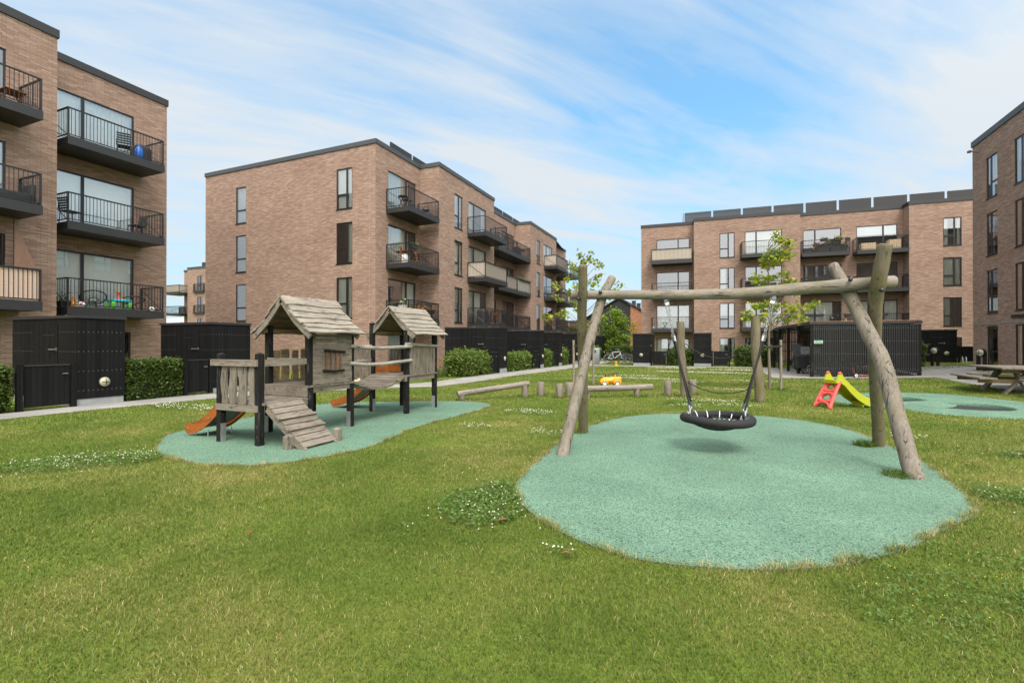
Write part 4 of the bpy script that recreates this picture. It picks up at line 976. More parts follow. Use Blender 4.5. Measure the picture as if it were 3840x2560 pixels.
TRR = [(.2, .08, 5.11), (.5, .21, 4.99), (.22, .09, 4.9), (.39, .16, 4.84), (.24, .1, 4.67), (.44, .19, 4.52), (.52, .22, 4.58), (.33, .14, 4.37), (.5, .21, 4.34), (-.13, -.06, 4.34), (-.02, -.01, 4.49), (-.11, -.05, 4.16), (.19, .08, 4.19), (.08, .04, 4.1), (.44, .19, 3.84), (.28, .12, 3.74), (-.33, -.14, 3.68), (-.14, -.06, 3.71), (-.05, -.02, 3.62), (-.25, -.1, 3.56), (.55, .23, 3.53), (.71, .3, 3.44), (.6, .26, 3.62), (.96, .41, 3.47), (1.18, .5, 3.47), (1.29, .55, 3.41), (1.01, .43, 2.86), (1.23, .52, 2.86), (1.4, .59, 2.88), (1.18, .5, 2.76), (-.3, -.13, 2.83), (-.14, -.06, 2.86), (.47, .2, 2.82), (.19, .08, 2.76), (.66, .28, 2.7), (-.03, -.01, 2.67), (.79, .34, 2.55), (.44, .19, 2.46), (.96, .41, 2.37), (-.19, -.08, 2.49), (.74, .31, 2.37), (-.28, -.12, 2.34), (-.48, -.2, 3.74), (-.77, -.33, 3.34), (-.22, -.09, 3.31), (-.59, -.25, 2.82), (-.8, -.34, 2.62), (-.61, -.26, 2.53), (-.75, -.32, 2.42), (-.32, -.14, 2.76), (-.19, -.08, 2.85)]
young_tree('young_tree', 'thin young tree with sparse yellow green leaves behind the left swing legs', (-4.38, 17.0, 0), 1.9, TL, 'leaf_young', 20, .17, (.07, .12), 4, .04)
young_tree('young_tree', 'young staked tree with light green drooping leaves behind the middle of the swing', (1.61, 17.56, 0), 1.9, TRR, 'leaf_young', 23, .17, (.07, .12), 8, .05)
def stake(label, x, y, h, to, zt):
    t = thing('tree_stake', label, 'stake', (x, y, 0), 0, 'wooden tree stakes')
    MB().tube([(0, 0, -.1), (.005, 0, h*.5), (0, 0, h)], .042, 8).build('post', M['stake'], t)
    d = V((to[0]-x, to[1]-y, 0)); s2 = V((-d.y, d.x, 0)).normalized()*.03
    m = MB()
    for sg in (-1, 1): m.sbar(V((0, 0, zt))+s2*sg*1.6, d+V((0, 0, zt-.03))+s2*sg*1.6, .012, .05)
    m.build('strap', M['black_rubber'], t)
stake('stake to the right of the right young tree', 1.95, 17.7, 1.62, (1.61, 17.56), 1.42)
stake('stake hidden behind the tall rope post, left of the right young tree', 1.2, 17.45, 1.6, (1.61, 17.56), 1.42)
stake('stake left of the leaning swing leg', -4.72, 16.8, 1.62, (-4.38, 17.0), 1.42)
stake('stake close behind the foot of the left swing post', -4.08, 17.15, 1.55, (-4.38, 17.0), 1.38)
r = random.Random(21); pts = []
for i in range(130):
    a = r.uniform(0, 6.3); z = r.uniform(.8, 4.6); w = 1.2*math.sqrt(max(.05, 1-((z-2.2)/2.55)**2)); q = w*math.sqrt(r.random()); pts.append((q*math.cos(a)*(1+.2*math.sin(z*4)), q*math.sin(a), z))
young_tree('bushy_tree', 'full bright green tree in front of the black gabled house', (-8.4, 43.6, 0), .8, pts, 'leaf_ash', 34, .42, (.10, .16), 6, .09, .1)
pts = [(r.gauss(0, .28), r.gauss(0, .28), r.uniform(.9, 3.5)) for i in range(34)]
young_tree('young_tree', 'slim yellow leaved sapling beside the orange brick wall', (-6.35, 41.2, 0), .8, pts, 'leaf_yellow', 16, .2, (.07, .11), 7, .04, .2)
pts = [(r.uniform(-2.5, 2.5), r.uniform(-1, 1), r.uniform(1.2, 3.9)) for i in range(60)]
young_tree('bush', 'yellowish shrub rising behind the far sheds', (-13.6, 50, 0), .5, pts, 'leaf_yellow', 50, .4, (.10, .18), 9, .08, .3)
t = thing('bush', 'low grey green shrub behind the parked bicycles', 'shrub', (-7.2, 42.6, 0)); leaves(3500, ((-1.5, 1.2), (-.6, .6), (0, 1.3)), s=(.06, .1), seed=31).build('foliage', M['leaf_hedge'], t)

# ---------------------------------------------------------------- bicycle shelter and bicycles
sx0, sx1, sy0, sy1, sz = 3.86, 7.86, 24.6, 33.5, 2.47
t = thing('bicycle_shelter', 'black slatted bicycle shelter with an open left side right of the swing', 'shelter', (sx0, sy0, 0), R_(3.9))
W, Dp = sx1-sx0, sy1-sy0
for x, y in ((.06, .06), (.06, 2.5), (.06, 4.8), (.06, 7.1), (.06, 8.85), (W-.06, .06), (W-.06, 4.5), (W-.06, 8.85)):
    m = MB(); m.box(x-.06, x+.06, y-.06, y+.06, -.1, sz-.16); m.build('post', M['black_wood'], t)
m = MB(); m.box(-.03, W+.03, -.03, Dp+.03, sz-.14, sz-.03); rf = m.build('roof', M['coping_dark'], t)
m = MB(); m.box(-.01, W+.01, -.01, Dp+.01, sz-.028, sz-.005); r = random.Random(5)
for i in range(420): m.sphere((r.uniform(-.02, W), r.choice((r.uniform(0, .5), r.uniform(0, Dp))), sz-.005), r.uniform(.02, .055), (1, 1, .6), 4)
m.build('sedum', M['sedum'], rf)
for k in range(4): m = MB(); m.box(.1, W-.1, 1.2+k*2.2, 1.32+k*2.2, sz-.24, sz-.162); m.build('ceiling_beam', M['grey_metal'], rf)
def slats(p, q, z0, z1, step=.078, w=.056):
    m = MB(); p, q = V(p), V(q); L = (q-p).length; d = (q-p)/L; n = int(L/step); u = d.cross(V((0, 0, 1)))
    for i in range(n+1):
        e = p+d*(i*L/n); zb = z0+th(sx0+e.x, sy0+e.y); m.sbar(V((e.x, e.y, zb)), V((e.x, e.y, z1)), .028, w, up=tuple(d))
    s2 = MB()
    for z in (.42, 1.05, 1.6, 2.15):
        m.sbar(p+V((0, 0, z))-u*.03, q+V((0, 0, z))-u*.03, .03, .05)
        for i in range(n+1): e = p+d*(i*L/n)+u*.016; s2.cb((e.x, e.y, z), (.012, .012, .012))
    o = m.build('slat_screen', M['clad_s'], t); s2.build('screw_heads', M['screw'], o)
M['clad_s'] = m_plain('black_slat', (.006, .006, .0065), .6, var=.4, sc=20)
slats((.14, 0, 0), (W-.14, 0, 0), .10, sz-.17); slats((W, .14, 0), (W, Dp-.14, 0), .10, sz-.17); slats((W-.14, Dp, 0), (.14, Dp, 0), .10, sz-.17)
sg = tag(MB().box(3.99, 4.31, 24.532, 24.545, 1.505, 1.625).build('emergency_sign', M['sign_green']), 'small green sign with white lettering on the left corner of the bicycle shelter', 'sign')
m = MB(); m.box(3.985, 4.315, 24.528, 24.5325, 1.617, 1.63); m.box(3.985, 4.315, 24.528, 24.5325, 1.5, 1.513); m.box(3.985, 3.997, 24.528, 24.5325, 1.513, 1.617); m.box(4.303, 4.315, 24.528, 24.5325, 1.513, 1.617)
m.box(4.02, 4.06, 24.526, 24.5318, 1.56, 1.575); m.add([(4.02, 24.526, 1.545), (4.02, 24.526, 1.59), (4.005, 24.526, 1.5675)], [(0, 1, 2)])
m.sphere((4.265, 24.528, 1.572), .022, (1, 1, 1), 5); m.cb((4.265, 24.528, 1.552), (.022, .006, .022), ry=R_(45)); m.build('pictogram', M['white'], sg)
fc = bpy.data.curves.new('lettering', 'FONT'); fc.body = 'AED'; fc.size = .085; fc.extrude = .002; fc.align_x = 'CENTER'
fo = bpy.data.objects.new('lettering', fc); COL.objects.link(fo)
bpy.context.view_layer.update(); me = bpy.data.meshes.new_from_object(fo); bpy.data.objects.remove(fo); lo = bpy.data.objects.new('lettering', me); COL.objects.link(lo); me.materials.clear(); me.materials.append(M['white'])
lo.parent = sg; lo.location = (4.155, 24.528, 1.537); lo.rotation_euler = (R_(90), 0, 0)

def bicycle(label, loc, rz, frame='black_metal', group='parked bicycles'):
    """along +x; wheels, frame, fork, saddle, handlebar, crank, mudguards, stand"""
    t = thing('bicycle', label, 'bicycle', loc, rz, group); R = .335
    for x in (0, 1.06):
        w = MB(); w.torus((x, 0, R), R-.017, .019, (0, 1, 0), 32, 6); wo = w.build('wheel', M['black_rubber'], t)
        w = MB(); w.torus((x, 0, R), R-.04, .012, (0, 1, 0), 32, 5); w.bar((x, -.05, R), (x, .05, R), .03, 8)
        for i in range(14): a = i*math.pi/7; w.bar((x, .02*(-1)**i, R), (x+(R-.04)*math.cos(a), 0, R+(R-.04)*math.sin(a)), .0022, 3)
        w.build('rim', M['silver'], wo)
    f = MB(); A_, B_, Cc, Dd, Ee = V((0, 0, R)), V((.43, 0, .29)), V((.30, 0, .80)), V((.90, 0, .86)), V((.93, 0, .70))
    f.bar(Cc, Dd, .018, 8); f.bar(B_, Ee, .021, 8); f.bar(B_, Cc, .018, 8); f.bar(Ee, Dd, .02, 8)
    for s in (-.05, .05): f.bar(A_+V((0, s, 0)), B_, .011, 6); f.bar(A_+V((0, s, 0)), Cc, .010, 6); f.bar(Ee, V((1.06, s, R)), .013, 6)
    f.build('frame', M[frame], t)
    h = MB(); h.bar(Dd, (.87, 0, 1.0), .014, 6); h.tube([(.72, -.29, 1.02), (.83, -.24, 1.04), (.89, -.1, 1.02), (.89, .1, 1.02), (.83, .24, 1.04), (.72, .29, 1.02)], .012, 6); h.build('handlebar', M['silver'], t)
    s = MB(); s.bar(Cc, (.27, 0, .93), .013, 6); s.bbox((.25, 0, .96), (.26, .15, .06), .025); s.build('saddle', M['black_rubber'], t)
    c = MB(); c.lathe((.43, -.05, .29), [(.09, 0), (.09, .006)], 18, (0, 1, 0)); c.bar((.43, -.07, .29), (.35, -.07, .16), .01); c.bar((.43, .07, .29), (.51, .07, .42), .01); c.cb((.35, -.11, .16), (.09, .08, .02)); c.cb((.51, .11, .42), (.09, .08, .02)); c.build('crank', M['black_metal'], t)
    g = MB()
    for x, a0, a1 in ((0, 20, 200), (1.06, 10, 140)):
        p = [(x+(R+.02)*math.cos(R_(a0+(a1-a0)*i/9)), R+(R+.02)*math.sin(R_(a0+(a1-a0)*i/9))) for i in range(10)]
        for (x0, z0), (x1, z1) in zip(p, p[1:]): g.sbar((x0, 0, z0), (x1, 0, z1), .045, .004)
    g.build('mudguard', M[frame], t); k = MB(); k.bar((.40, .03, .27), (.30, .16, 0), .009); k.bar((-.12, -.06, .70), (.28, -.06, .72), .008); k.bar((-.12, .06, .70), (.28, .06, .72), .008); k.bar((-.12, -.06, .7), (-.12, .06, .7), .008); k.bar((-.1, .06, .7), (0, .05, R), .006); k.build('rack', M['black_metal'], t)
    return t
M['bike_white'] = m_plain('white_bike_paint', (.62, .63, .64), .3)
M['bike_red'] = m_plain('red_bike_paint', (.30, .03, .03), .3)
M['bike_blue'] = m_plain('navy_bike_paint', (.02, .04, .10), .3)
b0 = bicycle('white framed bicycle parked at the far end of the lawn', (-7.75, 37.6, 0), R_(12), 'bike_white')
b1 = bicycle('black bicycle leaning among the others right of the white one', (-6.2, 37.9, 0), R_(8), 'black_metal')
dup(b1, (-7.95, 38.2, 0), R_(25), 'black bicycle half hidden behind the white bicycle'); dup(b1, (-5.3, 38.5, 0), R_(170), 'black bicycle nearest the lamp shed')
dup(b1, (-6.6, 39.3, 0), R_(195), 'black bicycle at the back of the outdoor group')
for i, (x, y, a, l) in enumerate([(4.35, 32.3, 20, 'bicycle deepest inside the open shelter'), (4.3, 31.4, 15, 'bicycle second from the back of the shelter'), (4.3, 30.7, 12, 'bicycle behind the cargo bike hood'), (4.5, 25.3, 4, 'bicycle directly behind the slats at the front corner of the shelter'), (6.0, 25.4, 175, 'bicycle behind the slats in the middle of the shelter front')]): dup(b1, (x, y, th(x, y)), R_(a), l)
dup(b0, (4.2, 29.8, 0), R_(10), 'pale bicycle next to the cargo bike')
for i, x in enumerate((5.2, 6.9)): dup(b1, (x, 26.6, th(x, 26.6)), R_(100+i*160), ('dark bicycle seen through the slats left of centre', 'dark bicycle seen through the slats near the right end')[i])

t = thing('cargo_bike', 'black cargo tricycle with a hooded box parked in the shelter', 'cargo bike', (3.95, 27.2, 0), R_(8))
for y in (-.42, .42):
    w = MB(); w.torus((.25, y, .26), .235, .024, (0, 1, 0), 28, 6); wo = w.build('wheel', M['black_rubber'], t); w = MB(); w.torus((.25, y, .26), .208, .012, (0, 1, 0), 28, 5)
    for i in range(12): a = i*math.pi/6; w.bar((.25, y, .26), (.25+.2*math.cos(a), y, .26+.2*math.sin(a)), .003, 3)
    w.bar((.25, y-.04, .26), (.25, y+.04, .26), .03, 8); w.build('rim', M['white'], wo)
w = MB(); w.torus((1.75, 0, .33), .31, .02, (0, 1, 0), 28, 6); w.build('wheel', M['black_rubber'], t)
m = MB(); m.prism([(-.28, .30), (.75, .30), (.85, .88), (-.36, .88)], .36, -.36, Matrix.Rotation(R_(90), 4, 'X')); bx = m.build('box', M['black_cloth'], t)
m = MB(); m.sphere((-.30, -.2, .62), .035, (1, 1, 1), 6); m.sphere((.2, -.37, .62), .03, (1, 1, 1), 6); m.build('reflector', M['orange_fl'], bx)
m = MB(); m.prism([(-.36, .885), (.85, .885), (.80, 1.42), (.1, 1.36), (-.40, 1.50)], .36, -.36, Matrix.Rotation(R_(90), 4, 'X')); hd_ = m.build('hood', M['hood'] if 'hood' in M else M['black_cloth'], t)
m = MB(); m.prism([(-.20, .98), (.62, .98), (.60, 1.30), (-.20, 1.34)], .364, -.364, Matrix.Rotation(R_(90), 4, 'X')); m.build('hood_window', M['win_pl'] if 'win_pl' in M else M['grey_metal'], hd_)
m = MB(); m.bar((.8, 0, .4), (1.75, 0, .33), .025, 8); m.bar((1.35, 0, .38), (1.25, 0, .9), .02, 8); m.bar((.95, 0, .5), (.9, 0, 1.1), .02, 8); m.tube([(.9, -.3, 1.12), (.92, 0, 1.1), (.9, .3, 1.12)], .013, 6); m.build('frame', M['black_metal'], t)
m = MB(); m.bbox((1.24, 0, .94), (.26, .17, .07), .03); m.build('saddle', M['black_rubber'], t)
t = thing('toy_scooter', 'small toy with white wheels lying under the shelter front behind the toy slide', 'toy', (5.45, 24.35, .03), R_(5))
for x in (0, .62):
    m = MB(); m.torus((x, -.1, .11), .085, .026, (0, 1, 0), 20, 8); w = m.build('wheel', M['black_rubber'], t); MB().torus((x, -.12, .11), .045, .02, (0, 1, 0), 18, 6).build('rim', M['white'], w)
m = MB(); m.bbox((.25, 0, .13), (.62, .14, .05), .02); m.tube([(-.02, 0, .12), (-.08, 0, .35), (-.1, 0, .48)], .015, 6); m.build('body', M['bike_red'], t)
# ---------------------------------------------------------------- wooden playhouse
PX, PY = -6.5, 6.3
t = thing('playhouse', 'wooden play structure with two roofed huts, a hanging bridge, ramp and orange slides', 'playhouse', (PX, PY, 0))
def pp(mb, name, mat, par=None, **k):
    o = mb.build(name, M[mat], par or t, **k)
    if par is None: o.location = (-PX, -PY, 0)
    return o
xl, xr = -6.95, -6.05
def ppost(x, y, h, foot=None, tip=True, w=.047):
    m = MB(); m.box(x-w, x+w, y-w, y+w, -.1, h)
    if tip: m.add([(x-w, y-w, h), (x+w, y-w, h), (x+w, y+w, h), (x-w, y+w, h), (x, y, h+.035)], [(0, 1, 4), (1, 2, 4), (2, 3, 4), (3, 0, 4)])
    o = pp(m, 'post', 'black_wood', bev=.006)
    if foot:
        m = MB(); a, b = foot; c = V((x+a*(w+.004), y+b*(w+.004), .14)); m.cb(c, (.008 if a else .085, .008 if b else .085, .30)); 
        for z in (.05, .23): m.cb(c+V((a*.006, b*.006, z-.14)), (.014, .014, .014))
        m.build('steel_foot', M['screw'], o)
    return o
ppost(xl, 5.0, 1.33, (1, 0)); o = ppost(-6.13, 5.0, 1.34)
m = MB(); m.lathe((-6.13, 4.951, .54), [(.024, 0), (.024, .006), (.015, .012)], 14, (0, -1, 0)); m.build('round_plaque', M['screw'], o)
for x, y, h, ft in ((xl, 5.85, 1.95, (0, -1)), (xr, 5.85, 1.78, None), (xl, 6.8, 1.95, (0, -1)), (xr, 6.8, 1.78, (0, -1)), (xl, 8.5, 1.95, (1, 0)), (xr, 8.5, 1.78, None), (xl, 9.6, 1.95, None), (xr, 9.6, 1.78, (0, -1))): ppost(x, y, h, ft, False)
def plank_y(mb, x, y0, y1, z0, z1, th_=.028, wob=.012, r=None):
    """upright board in an x plane, wavy edges, running along z between z0 and z1 with y extent"""
    n = 5; a = []; b = []
    for i in range(n+1): z = z0+(z1-z0)*i/n; k = wob*math.sin(i*1.4+y0*9); a.append((y0+k, z)); b.append((y1+k*.6+wob*.5*math.sin(i*2.1+y1*7), z))
    poly = a+b[::-1]; vs = [V((x-th_/2, y, z)) for y, z in poly]+[V((x+th_/2, y, z)) for y, z in poly]; k = len(poly)
    for i in range(n): 
        mb.add([vs[i], vs[i+1], vs[k-2-i], vs[k-1-i]], [(0, 1, 2, 3)]); mb.add([vs[k+i], vs[k+i+1], vs[2*k-2-i], vs[2*k-1-i]], [(3, 2, 1, 0)])
    mb.add(vs, [(i, (i+1) % k, k+(i+1) % k, k+i) for i in range(k)])
def plank_x(mb, y, x0, x1, z0, z1, th_=.028, wob=.012):
    q = MB(); plank_y(q, 0, x0, x1, z0, z1, th_, wob); mb.add([(v[1], y+v[0], v[2]) for v in q.v], q.f)
# low platform between the ramp and the first hut
m = MB()
for i in range(6): m.box(-7.02+i*0, -6.02, 5.0+i*.145, 5.135+i*.145, .595, .63)
pp(m, 'platform', 'wood_x')
m = MB(); m.box(-6.98, -6.1, 4.93, 4.965, .50, .593); m.box(-7.03, -6.995, 4.96, 5.8, .50, .593); m.box(-6.06, -6.025, 5.06, 5.8, .50, .593); pp(m, 'platform_beam', 'wood_x')
m = MB(); m.box(-7.08, -6.10, 4.915, 4.95, 1.165, 1.262)
for x in (-7.03, -6.16): m.cb((x, 4.912, 1.23), (.012, .012, .012)); m.cb((x, 4.912, 1.19), (.012, .012, .012))
rl = pp(m, 'rail', 'wood_x'); m = MB()
for a, b in ((-6.89, -6.775), (-6.715, -6.58), (-6.52, -6.36), (-6.30, -6.19)): plank_x(m, 4.97, a, b, .60, 1.167, .028, .018)
pp(m, 'balusters', 'wood_z')
m = MB(); m.box(-6.085, -6.05, 5.05, 5.8, 1.165, 1.262); pp(m, 'rail', 'wood_y')
m = MB(); m.box(-6.9, -6.1, 5.77, 5.803, 1.165, 1.262); pp(m, 'rail', 'wood_x')
# ramp with cleats
a, b = V((-6.03, 0, .615)), V((-5.30, 0, .03)); d = (b-a); L = d.length; dn = d.normalized(); up = V((dn.z*-1, 0, dn.x)); up = up if up.z > 0 else -up
m = MB(); n = 8
for i in range(n):
    c = a+d*((i+.5)/n); ex = .0 if i not in (2, 4) else .02
    m.sbar(V((c.x, 5.03-ex+.006*math.sin(i*3), c.z)), V((c.x, 5.66+ex+.01*math.sin(i*5), c.z)), .03, L/n-.016, up=tuple(dn))
for i in (3, 5): c = a+d*(i/n)+up*.03; m.sbar(V((c.x, 5.015, c.z)), V((c.x, 5.68, c.z)), .03, .045, up=tuple(dn))
rp = pp(m, 'ramp', 'wood_y'); m = MB()
for y in (5.055, 5.63): m.sbar(V((a.x, y, a.z-.07)), V((b.x+.0, y, b.z-.05)), .04, .10)
m.build('ramp_stringer', M['wood_x'], rp)
for y, x in ((4.99, -5.55), (5.72, -5.34)):
    m = MB(); m.box(x-.05, x+.05, y-.05, y+.05, -.05, .19); m.add([(x-.05, y-.05, .19), (x+.05, y-.05, .19), (x+.05, y+.05, .19), (x-.05, y+.05, .19), (x, y, .225)], [(0, 1, 4), (1, 2, 4), (2, 3, 4), (3, 0, 4)]); m.build('ramp_block', M['wood_z'], rp)
# hut builder
def hut(y0, y1, zr, ze, seed, hf, hb):
    rr = random.Random(seed); cx = -6.46; yA, yB = y0-hf, y1+hb; half = .62
    up_ = MB(); lo_ = MB(); n = 6; prof = []
    for i in range(n+1):
        f = i/n; prof.append((half*f, zr-(zr-ze)*(f**.93)-.035*math.sin(f*math.pi)))
    for sg in (-1, 1):
        for i in range(n):
            (xa, za), (xb, zb) = prof[i], prof[i+1]; ln = math.hypot(xb-xa, zb-za); tx, tz = (xb-xa)/ln, (zb-za)/ln; nx_, nz_ = -tz, tx
            xb2, zb2 = xb+tx*.03, zb+tz*.03; lift = .028; k = 10; ya = yA+rr.uniform(-.03, .03)+.04*i/n; yb = yB+rr.uniform(-.03, .03)
            top = []; bot = []
            for j in range(k+1):
                y = ya+(yb-ya)*j/k; w = .012*math.sin(j*.9+i*2+seed)+rr.uniform(-.004, .004)
                p0 = V((cx+sg*(xa+nx_*.006), y, za+nz_*.006)); p1 = V((cx+sg*(xb2+nx_*lift+tx*w), y, zb2+nz_*lift+tz*w)); th_ = .026; q = V((sg*nx_*th_, 0, nz_*th_))
                top += [p0+q, p1+q]; bot += [p0, p1]
            up_.add(top, [(2*j, 2*j+1, 2*j+3, 2*j+2) for j in range(k)], False)
            up_.add([*top[1::2], *bot[1::2]], [(j, j+1, k+2+j, k+1+j) for j in range(k)])
            up_.add([top[0], top[1], bot[1], bot[0], top[-2], top[-1], bot[-1], bot[-2]], [(0, 1, 2, 3), (7, 6, 5, 4)])
            lo_.add(bot, [(2*j, 2*j+2, 2*j+3, 2*j+1) for j in range(k)])
    m = MB(); m.tube([(cx, yA+.02, zr+.012), (cx, yB-.02, zr+.012)], .03, 6)
    o = pp(up_, 'roof', 'roof_wood'); lo_.build('roof_lining', M['under_wood'], o)
    for yy in (yA+.05, yB-.10):
        m = MB()
        for sg in (-1, 1):
            for (xa, za), (xb, zb) in zip(prof[::3], prof[3::3]): m.sbar(V((cx+sg*xa, yy, za-.06)), V((cx+sg*xb, yy, zb-.06)), .04, .10, up=(0, 1, 0)) if 0 else m.sbar(V((cx+sg*(xa+.0), yy, za-.055)), V((cx+sg*xb, yy, zb-.055)), .035, .085)
        m.build('barge_board', M['wood_y'], o)
    for x in (-6.95, -6.02):
        m = MB(); m.box(x-.03, x+.03, yA+.1, yB-.1, ze+.02, ze+.09); m.build('roof_beam', M['under_wood'], o)
    return o
hut(5.85, 6.8, 2.26, 1.66, 2, .23, .06); hut(8.5, 9.6, 2.29, 1.68, 5, .07, .20)
# first hut: floor, side wall, back fence, barred window
m = MB()
for i in range(7): m.box(-7.0, -6.0, 5.80+i*.15, 5.94+i*.15, .79, .825)
pp(m, 'floor', 'wood_x'); m = MB(); m.box(-6.06, -6.02, 5.90, 6.75, .70, .789); m.box(-6.98, -6.03, 5.79, 5.83, .64, .789); m.box(-6.98, -6.94, 5.90, 6.75, .70, .789); pp(m, 'floor_beam', 'wood_y')
m = MB(); zs_ = [.83, .925, 1.005, 1.115, 1.20, 1.305, 1.40, 1.50, 1.585, 1.67]
for i, (a, b) in enumerate(zip(zs_, zs_[1:])): m.add([(x, y, z) for x in (-6.018, -5.992+.002*(i % 2)) for y, z in ((5.88, a+.004+.012*(i % 3-1)), (6.77, a+.002), (6.77, b-.002), (5.88, b+.012*((i+1) % 3-1)-.003))], [(3, 2, 1, 0), (4, 5, 6, 7), (0, 1, 5, 4), (1, 2, 6, 5), (2, 3, 7, 6), (3, 0, 4, 7)])
sw = pp(m, 'side_wall', 'wood_y')
m = MB()
m.tube([(-5.965, 6.10, 1.385), (-5.96, 6.3, 1.37), (-5.965, 6.57, 1.352)], .021, 7, jit=.1); m.tube([(-5.965, 6.07, 1.05), (-5.96, 6.3, 1.03), (-5.965, 6.55, 1.035)], .021, 7, jit=.1); bw = m.build('window_bar', M['black_wood'], sw)
for y in (6.14, 6.25, 6.36, 6.47): m = MB(); m.tube([(-5.972, y+.012, 1.36), (-5.965, y, 1.2), (-5.972, y-.008, 1.05)], .015, 6); m.build('rung', M['rung'], bw)
m = MB()
for i, (a, b) in enumerate(((5.93, 6.06), (6.10, 6.26), (6.33, 6.46), (6.52, 6.64), (6.66, 6.74))): plank_y(m, -6.95, a, b, .86, 1.38+.02*(i % 2), .026, .012)
pp(m, 'rear_fence', 'under_wood'); m = MB(); m.box(-6.99, -6.94, 5.9, 6.75, .825, .87); pp(m, 'rear_sill', 'wood_y')
# second hut: floor, fence, rails
m = MB()
for i in range(8): m.box(-7.0, -6.0, 8.45+i*.15, 8.59+i*.15, .80, .835)
pp(m, 'floor', 'wood_x'); m = MB(); m.box(-6.98, -5.99, 8.40, 8.445, .70, .80); m.box(-6.06, -6.02, 8.55, 9.55, .70, .799); m.box(-6.98, -6.94, 8.55, 9.55, .70, .799); pp(m, 'floor_beam', 'wood_y')
m = MB(); m.tube([(-6.0, 8.42, 1.485), (-5.99, 9.0, 1.462), (-6.0, 9.70, 1.435)], [.038, .036, .032], 10, jit=.05); pp(m, 'log_rail', 'log_y')
m = MB()
for i in range(8): a = 8.57+i*.128; plank_y(m, -6.02, a, a+.10, .79, 1.44, .026, .022)
pp(m, 'fence', 'wood_z')
m = MB(); m.tube([(-6.95, 8.45, 1.44), (-6.96, 9.0, 1.40), (-6.95, 9.68, 1.44)], .036, 8, jit=.05); pp(m, 'log_rail', 'log_y')
m = MB()
for i in range(4): a = 9.12+i*.12; plank_y(m, -6.95, a, a+.09, .84, 1.40, .026, .02)
pp(m, 'fence', 'wood_z')
# hanging bridge
m = MB(); n = 12
for i in range(n):
    f = (i+.5)/n; y = 6.86+1.56*f; z = .80-.17*math.sin(math.pi*f); m.cb((-6.5, y, z), (.95+.05*math.sin(i*4), .106, .042), rx=-.17*math.pi*math.cos(math.pi*f)/1.56)
br = pp(m, 'bridge_deck', 'wood_x'); m = MB()
for x in (-6.85, -6.15): m.tube([(x, 6.82+1.64*i/10, .775-.17*math.sin(math.pi*i/10)) for i in range(11)], .012, 5)
m.build('chain', M['screw'], br)
def brail(x, z0, z1, sag, nm='log_rail', r=.036):
    m = MB(); m.tube([(x, 6.72, z0), (x+.02, 7.1, z0-sag*.8), (x+.01, 7.6, z0-sag*1.1), (x+.02, 8.1, z1-sag*.4), (x, 8.6, z1)], [r, r*1.05, r, r*1.05, r*.95], 10, jit=.05); return pp(m, nm, 'log_y')
brail(-5.99, 1.455, 1.435, .045); brail(-5.99, 1.145, 1.14, .045); brail(-6.97, 1.45, 1.44, .05); brail(-6.97, 1.16, 1.15, .05)
m = MB()
for i in range(11): a = 6.9+i*.142; plank_y(m, -6.935, a, a+.10, .84-.13*math.sin(math.pi*(a-6.86)/1.6)+.05*((i*7) % 3)*.4, 1.42-.04*math.sin(math.pi*(a-6.86)/1.6), .024, .014)
pp(m, 'bridge_fence', 'wood_z')
# slides
def slide(y0, y1, xt, zt, xe, side_top=True):
    pr_ = []; n = 18
    for i in range(n+1):
        f = i/n; x = xt+(xe-xt)*f
        z = .10+(zt-.10)*(1-f)**1.75 if f < .99 else .10
        pr_.append((x, max(z, .10)))
    bed = MB(); vs = []
    for x, z in pr_: vs += [V((x, y0+.02, z)), V((x, y1-.02, z))]
    bed.add(vs, [(2*i, 2*i+1, 2*i+3, 2*i+2) for i in range(n)], True); bo = pp(bed, 'slide', 'slide_steel')
    for y in (y0, y1):
        m = MB(); up = [(x, z+.115+(.05*(1-i/n)**4 if side_top else 0)) for i, (x, z) in enumerate(pr_)]; dn_ = [(x, z-.06) for x, z in pr_]
        ex, ez = pr_[-1]; rd = [(ex-.085*math.sin(R_(a)), ez+.0275+.0875*math.cos(R_(a))) for a in (30, 60, 90, 120, 150)]
        poly = up+rd+dn_[::-1]; k = len(poly); q = [V((x, y-.010, z)) for x, z in poly]+[V((x, y+.010, z)) for x, z in poly]
        U_ = len(up)
        for i in range(U_-1): 
            l = k-1-i; m.add([q[i], q[i+1], q[l-1], q[l]], [(0, 1, 2, 3)]); m.add([q[k+i], q[k+i+1], q[k+l-1], q[k+l]], [(3, 2, 1, 0)])
        cap = list(range(U_-1, U_+6)); m.add([q[i] for i in cap], [tuple(range(len(cap)))]); m.add([q[k+i] for i in cap], [tuple(range(len(cap)-1, -1, -1))])
        m.add(q, [(i, (i+1) % k, k+(i+1) % k, k+i) for i in range(k)]); so = m.build('slide_side', M['ply_orange'], bo)
        m = MB()
        for i in (8, n): m.lathe((pr_[i][0], y-.010, pr_[i][1]+.03), [(.012, 0), (.010, .006)], 8, (0, -1, 0))
        m.build('bolt', M['silver'], so)
    m = MB()
    for x in (xe+.10, xe+.38): m.bar((x, y0+.06, .0), (x, y0+.06, .12), .008, 6); m.bar((x, y1-.06, 0), (x, y1-.06, .12), .008, 6)
    m.build('slide_leg', M['screw'], bo)
slide(5.10, 5.62, -6.98, .64, -7.86); slide(8.62, 9.10, -6.98, .84, -8.16)
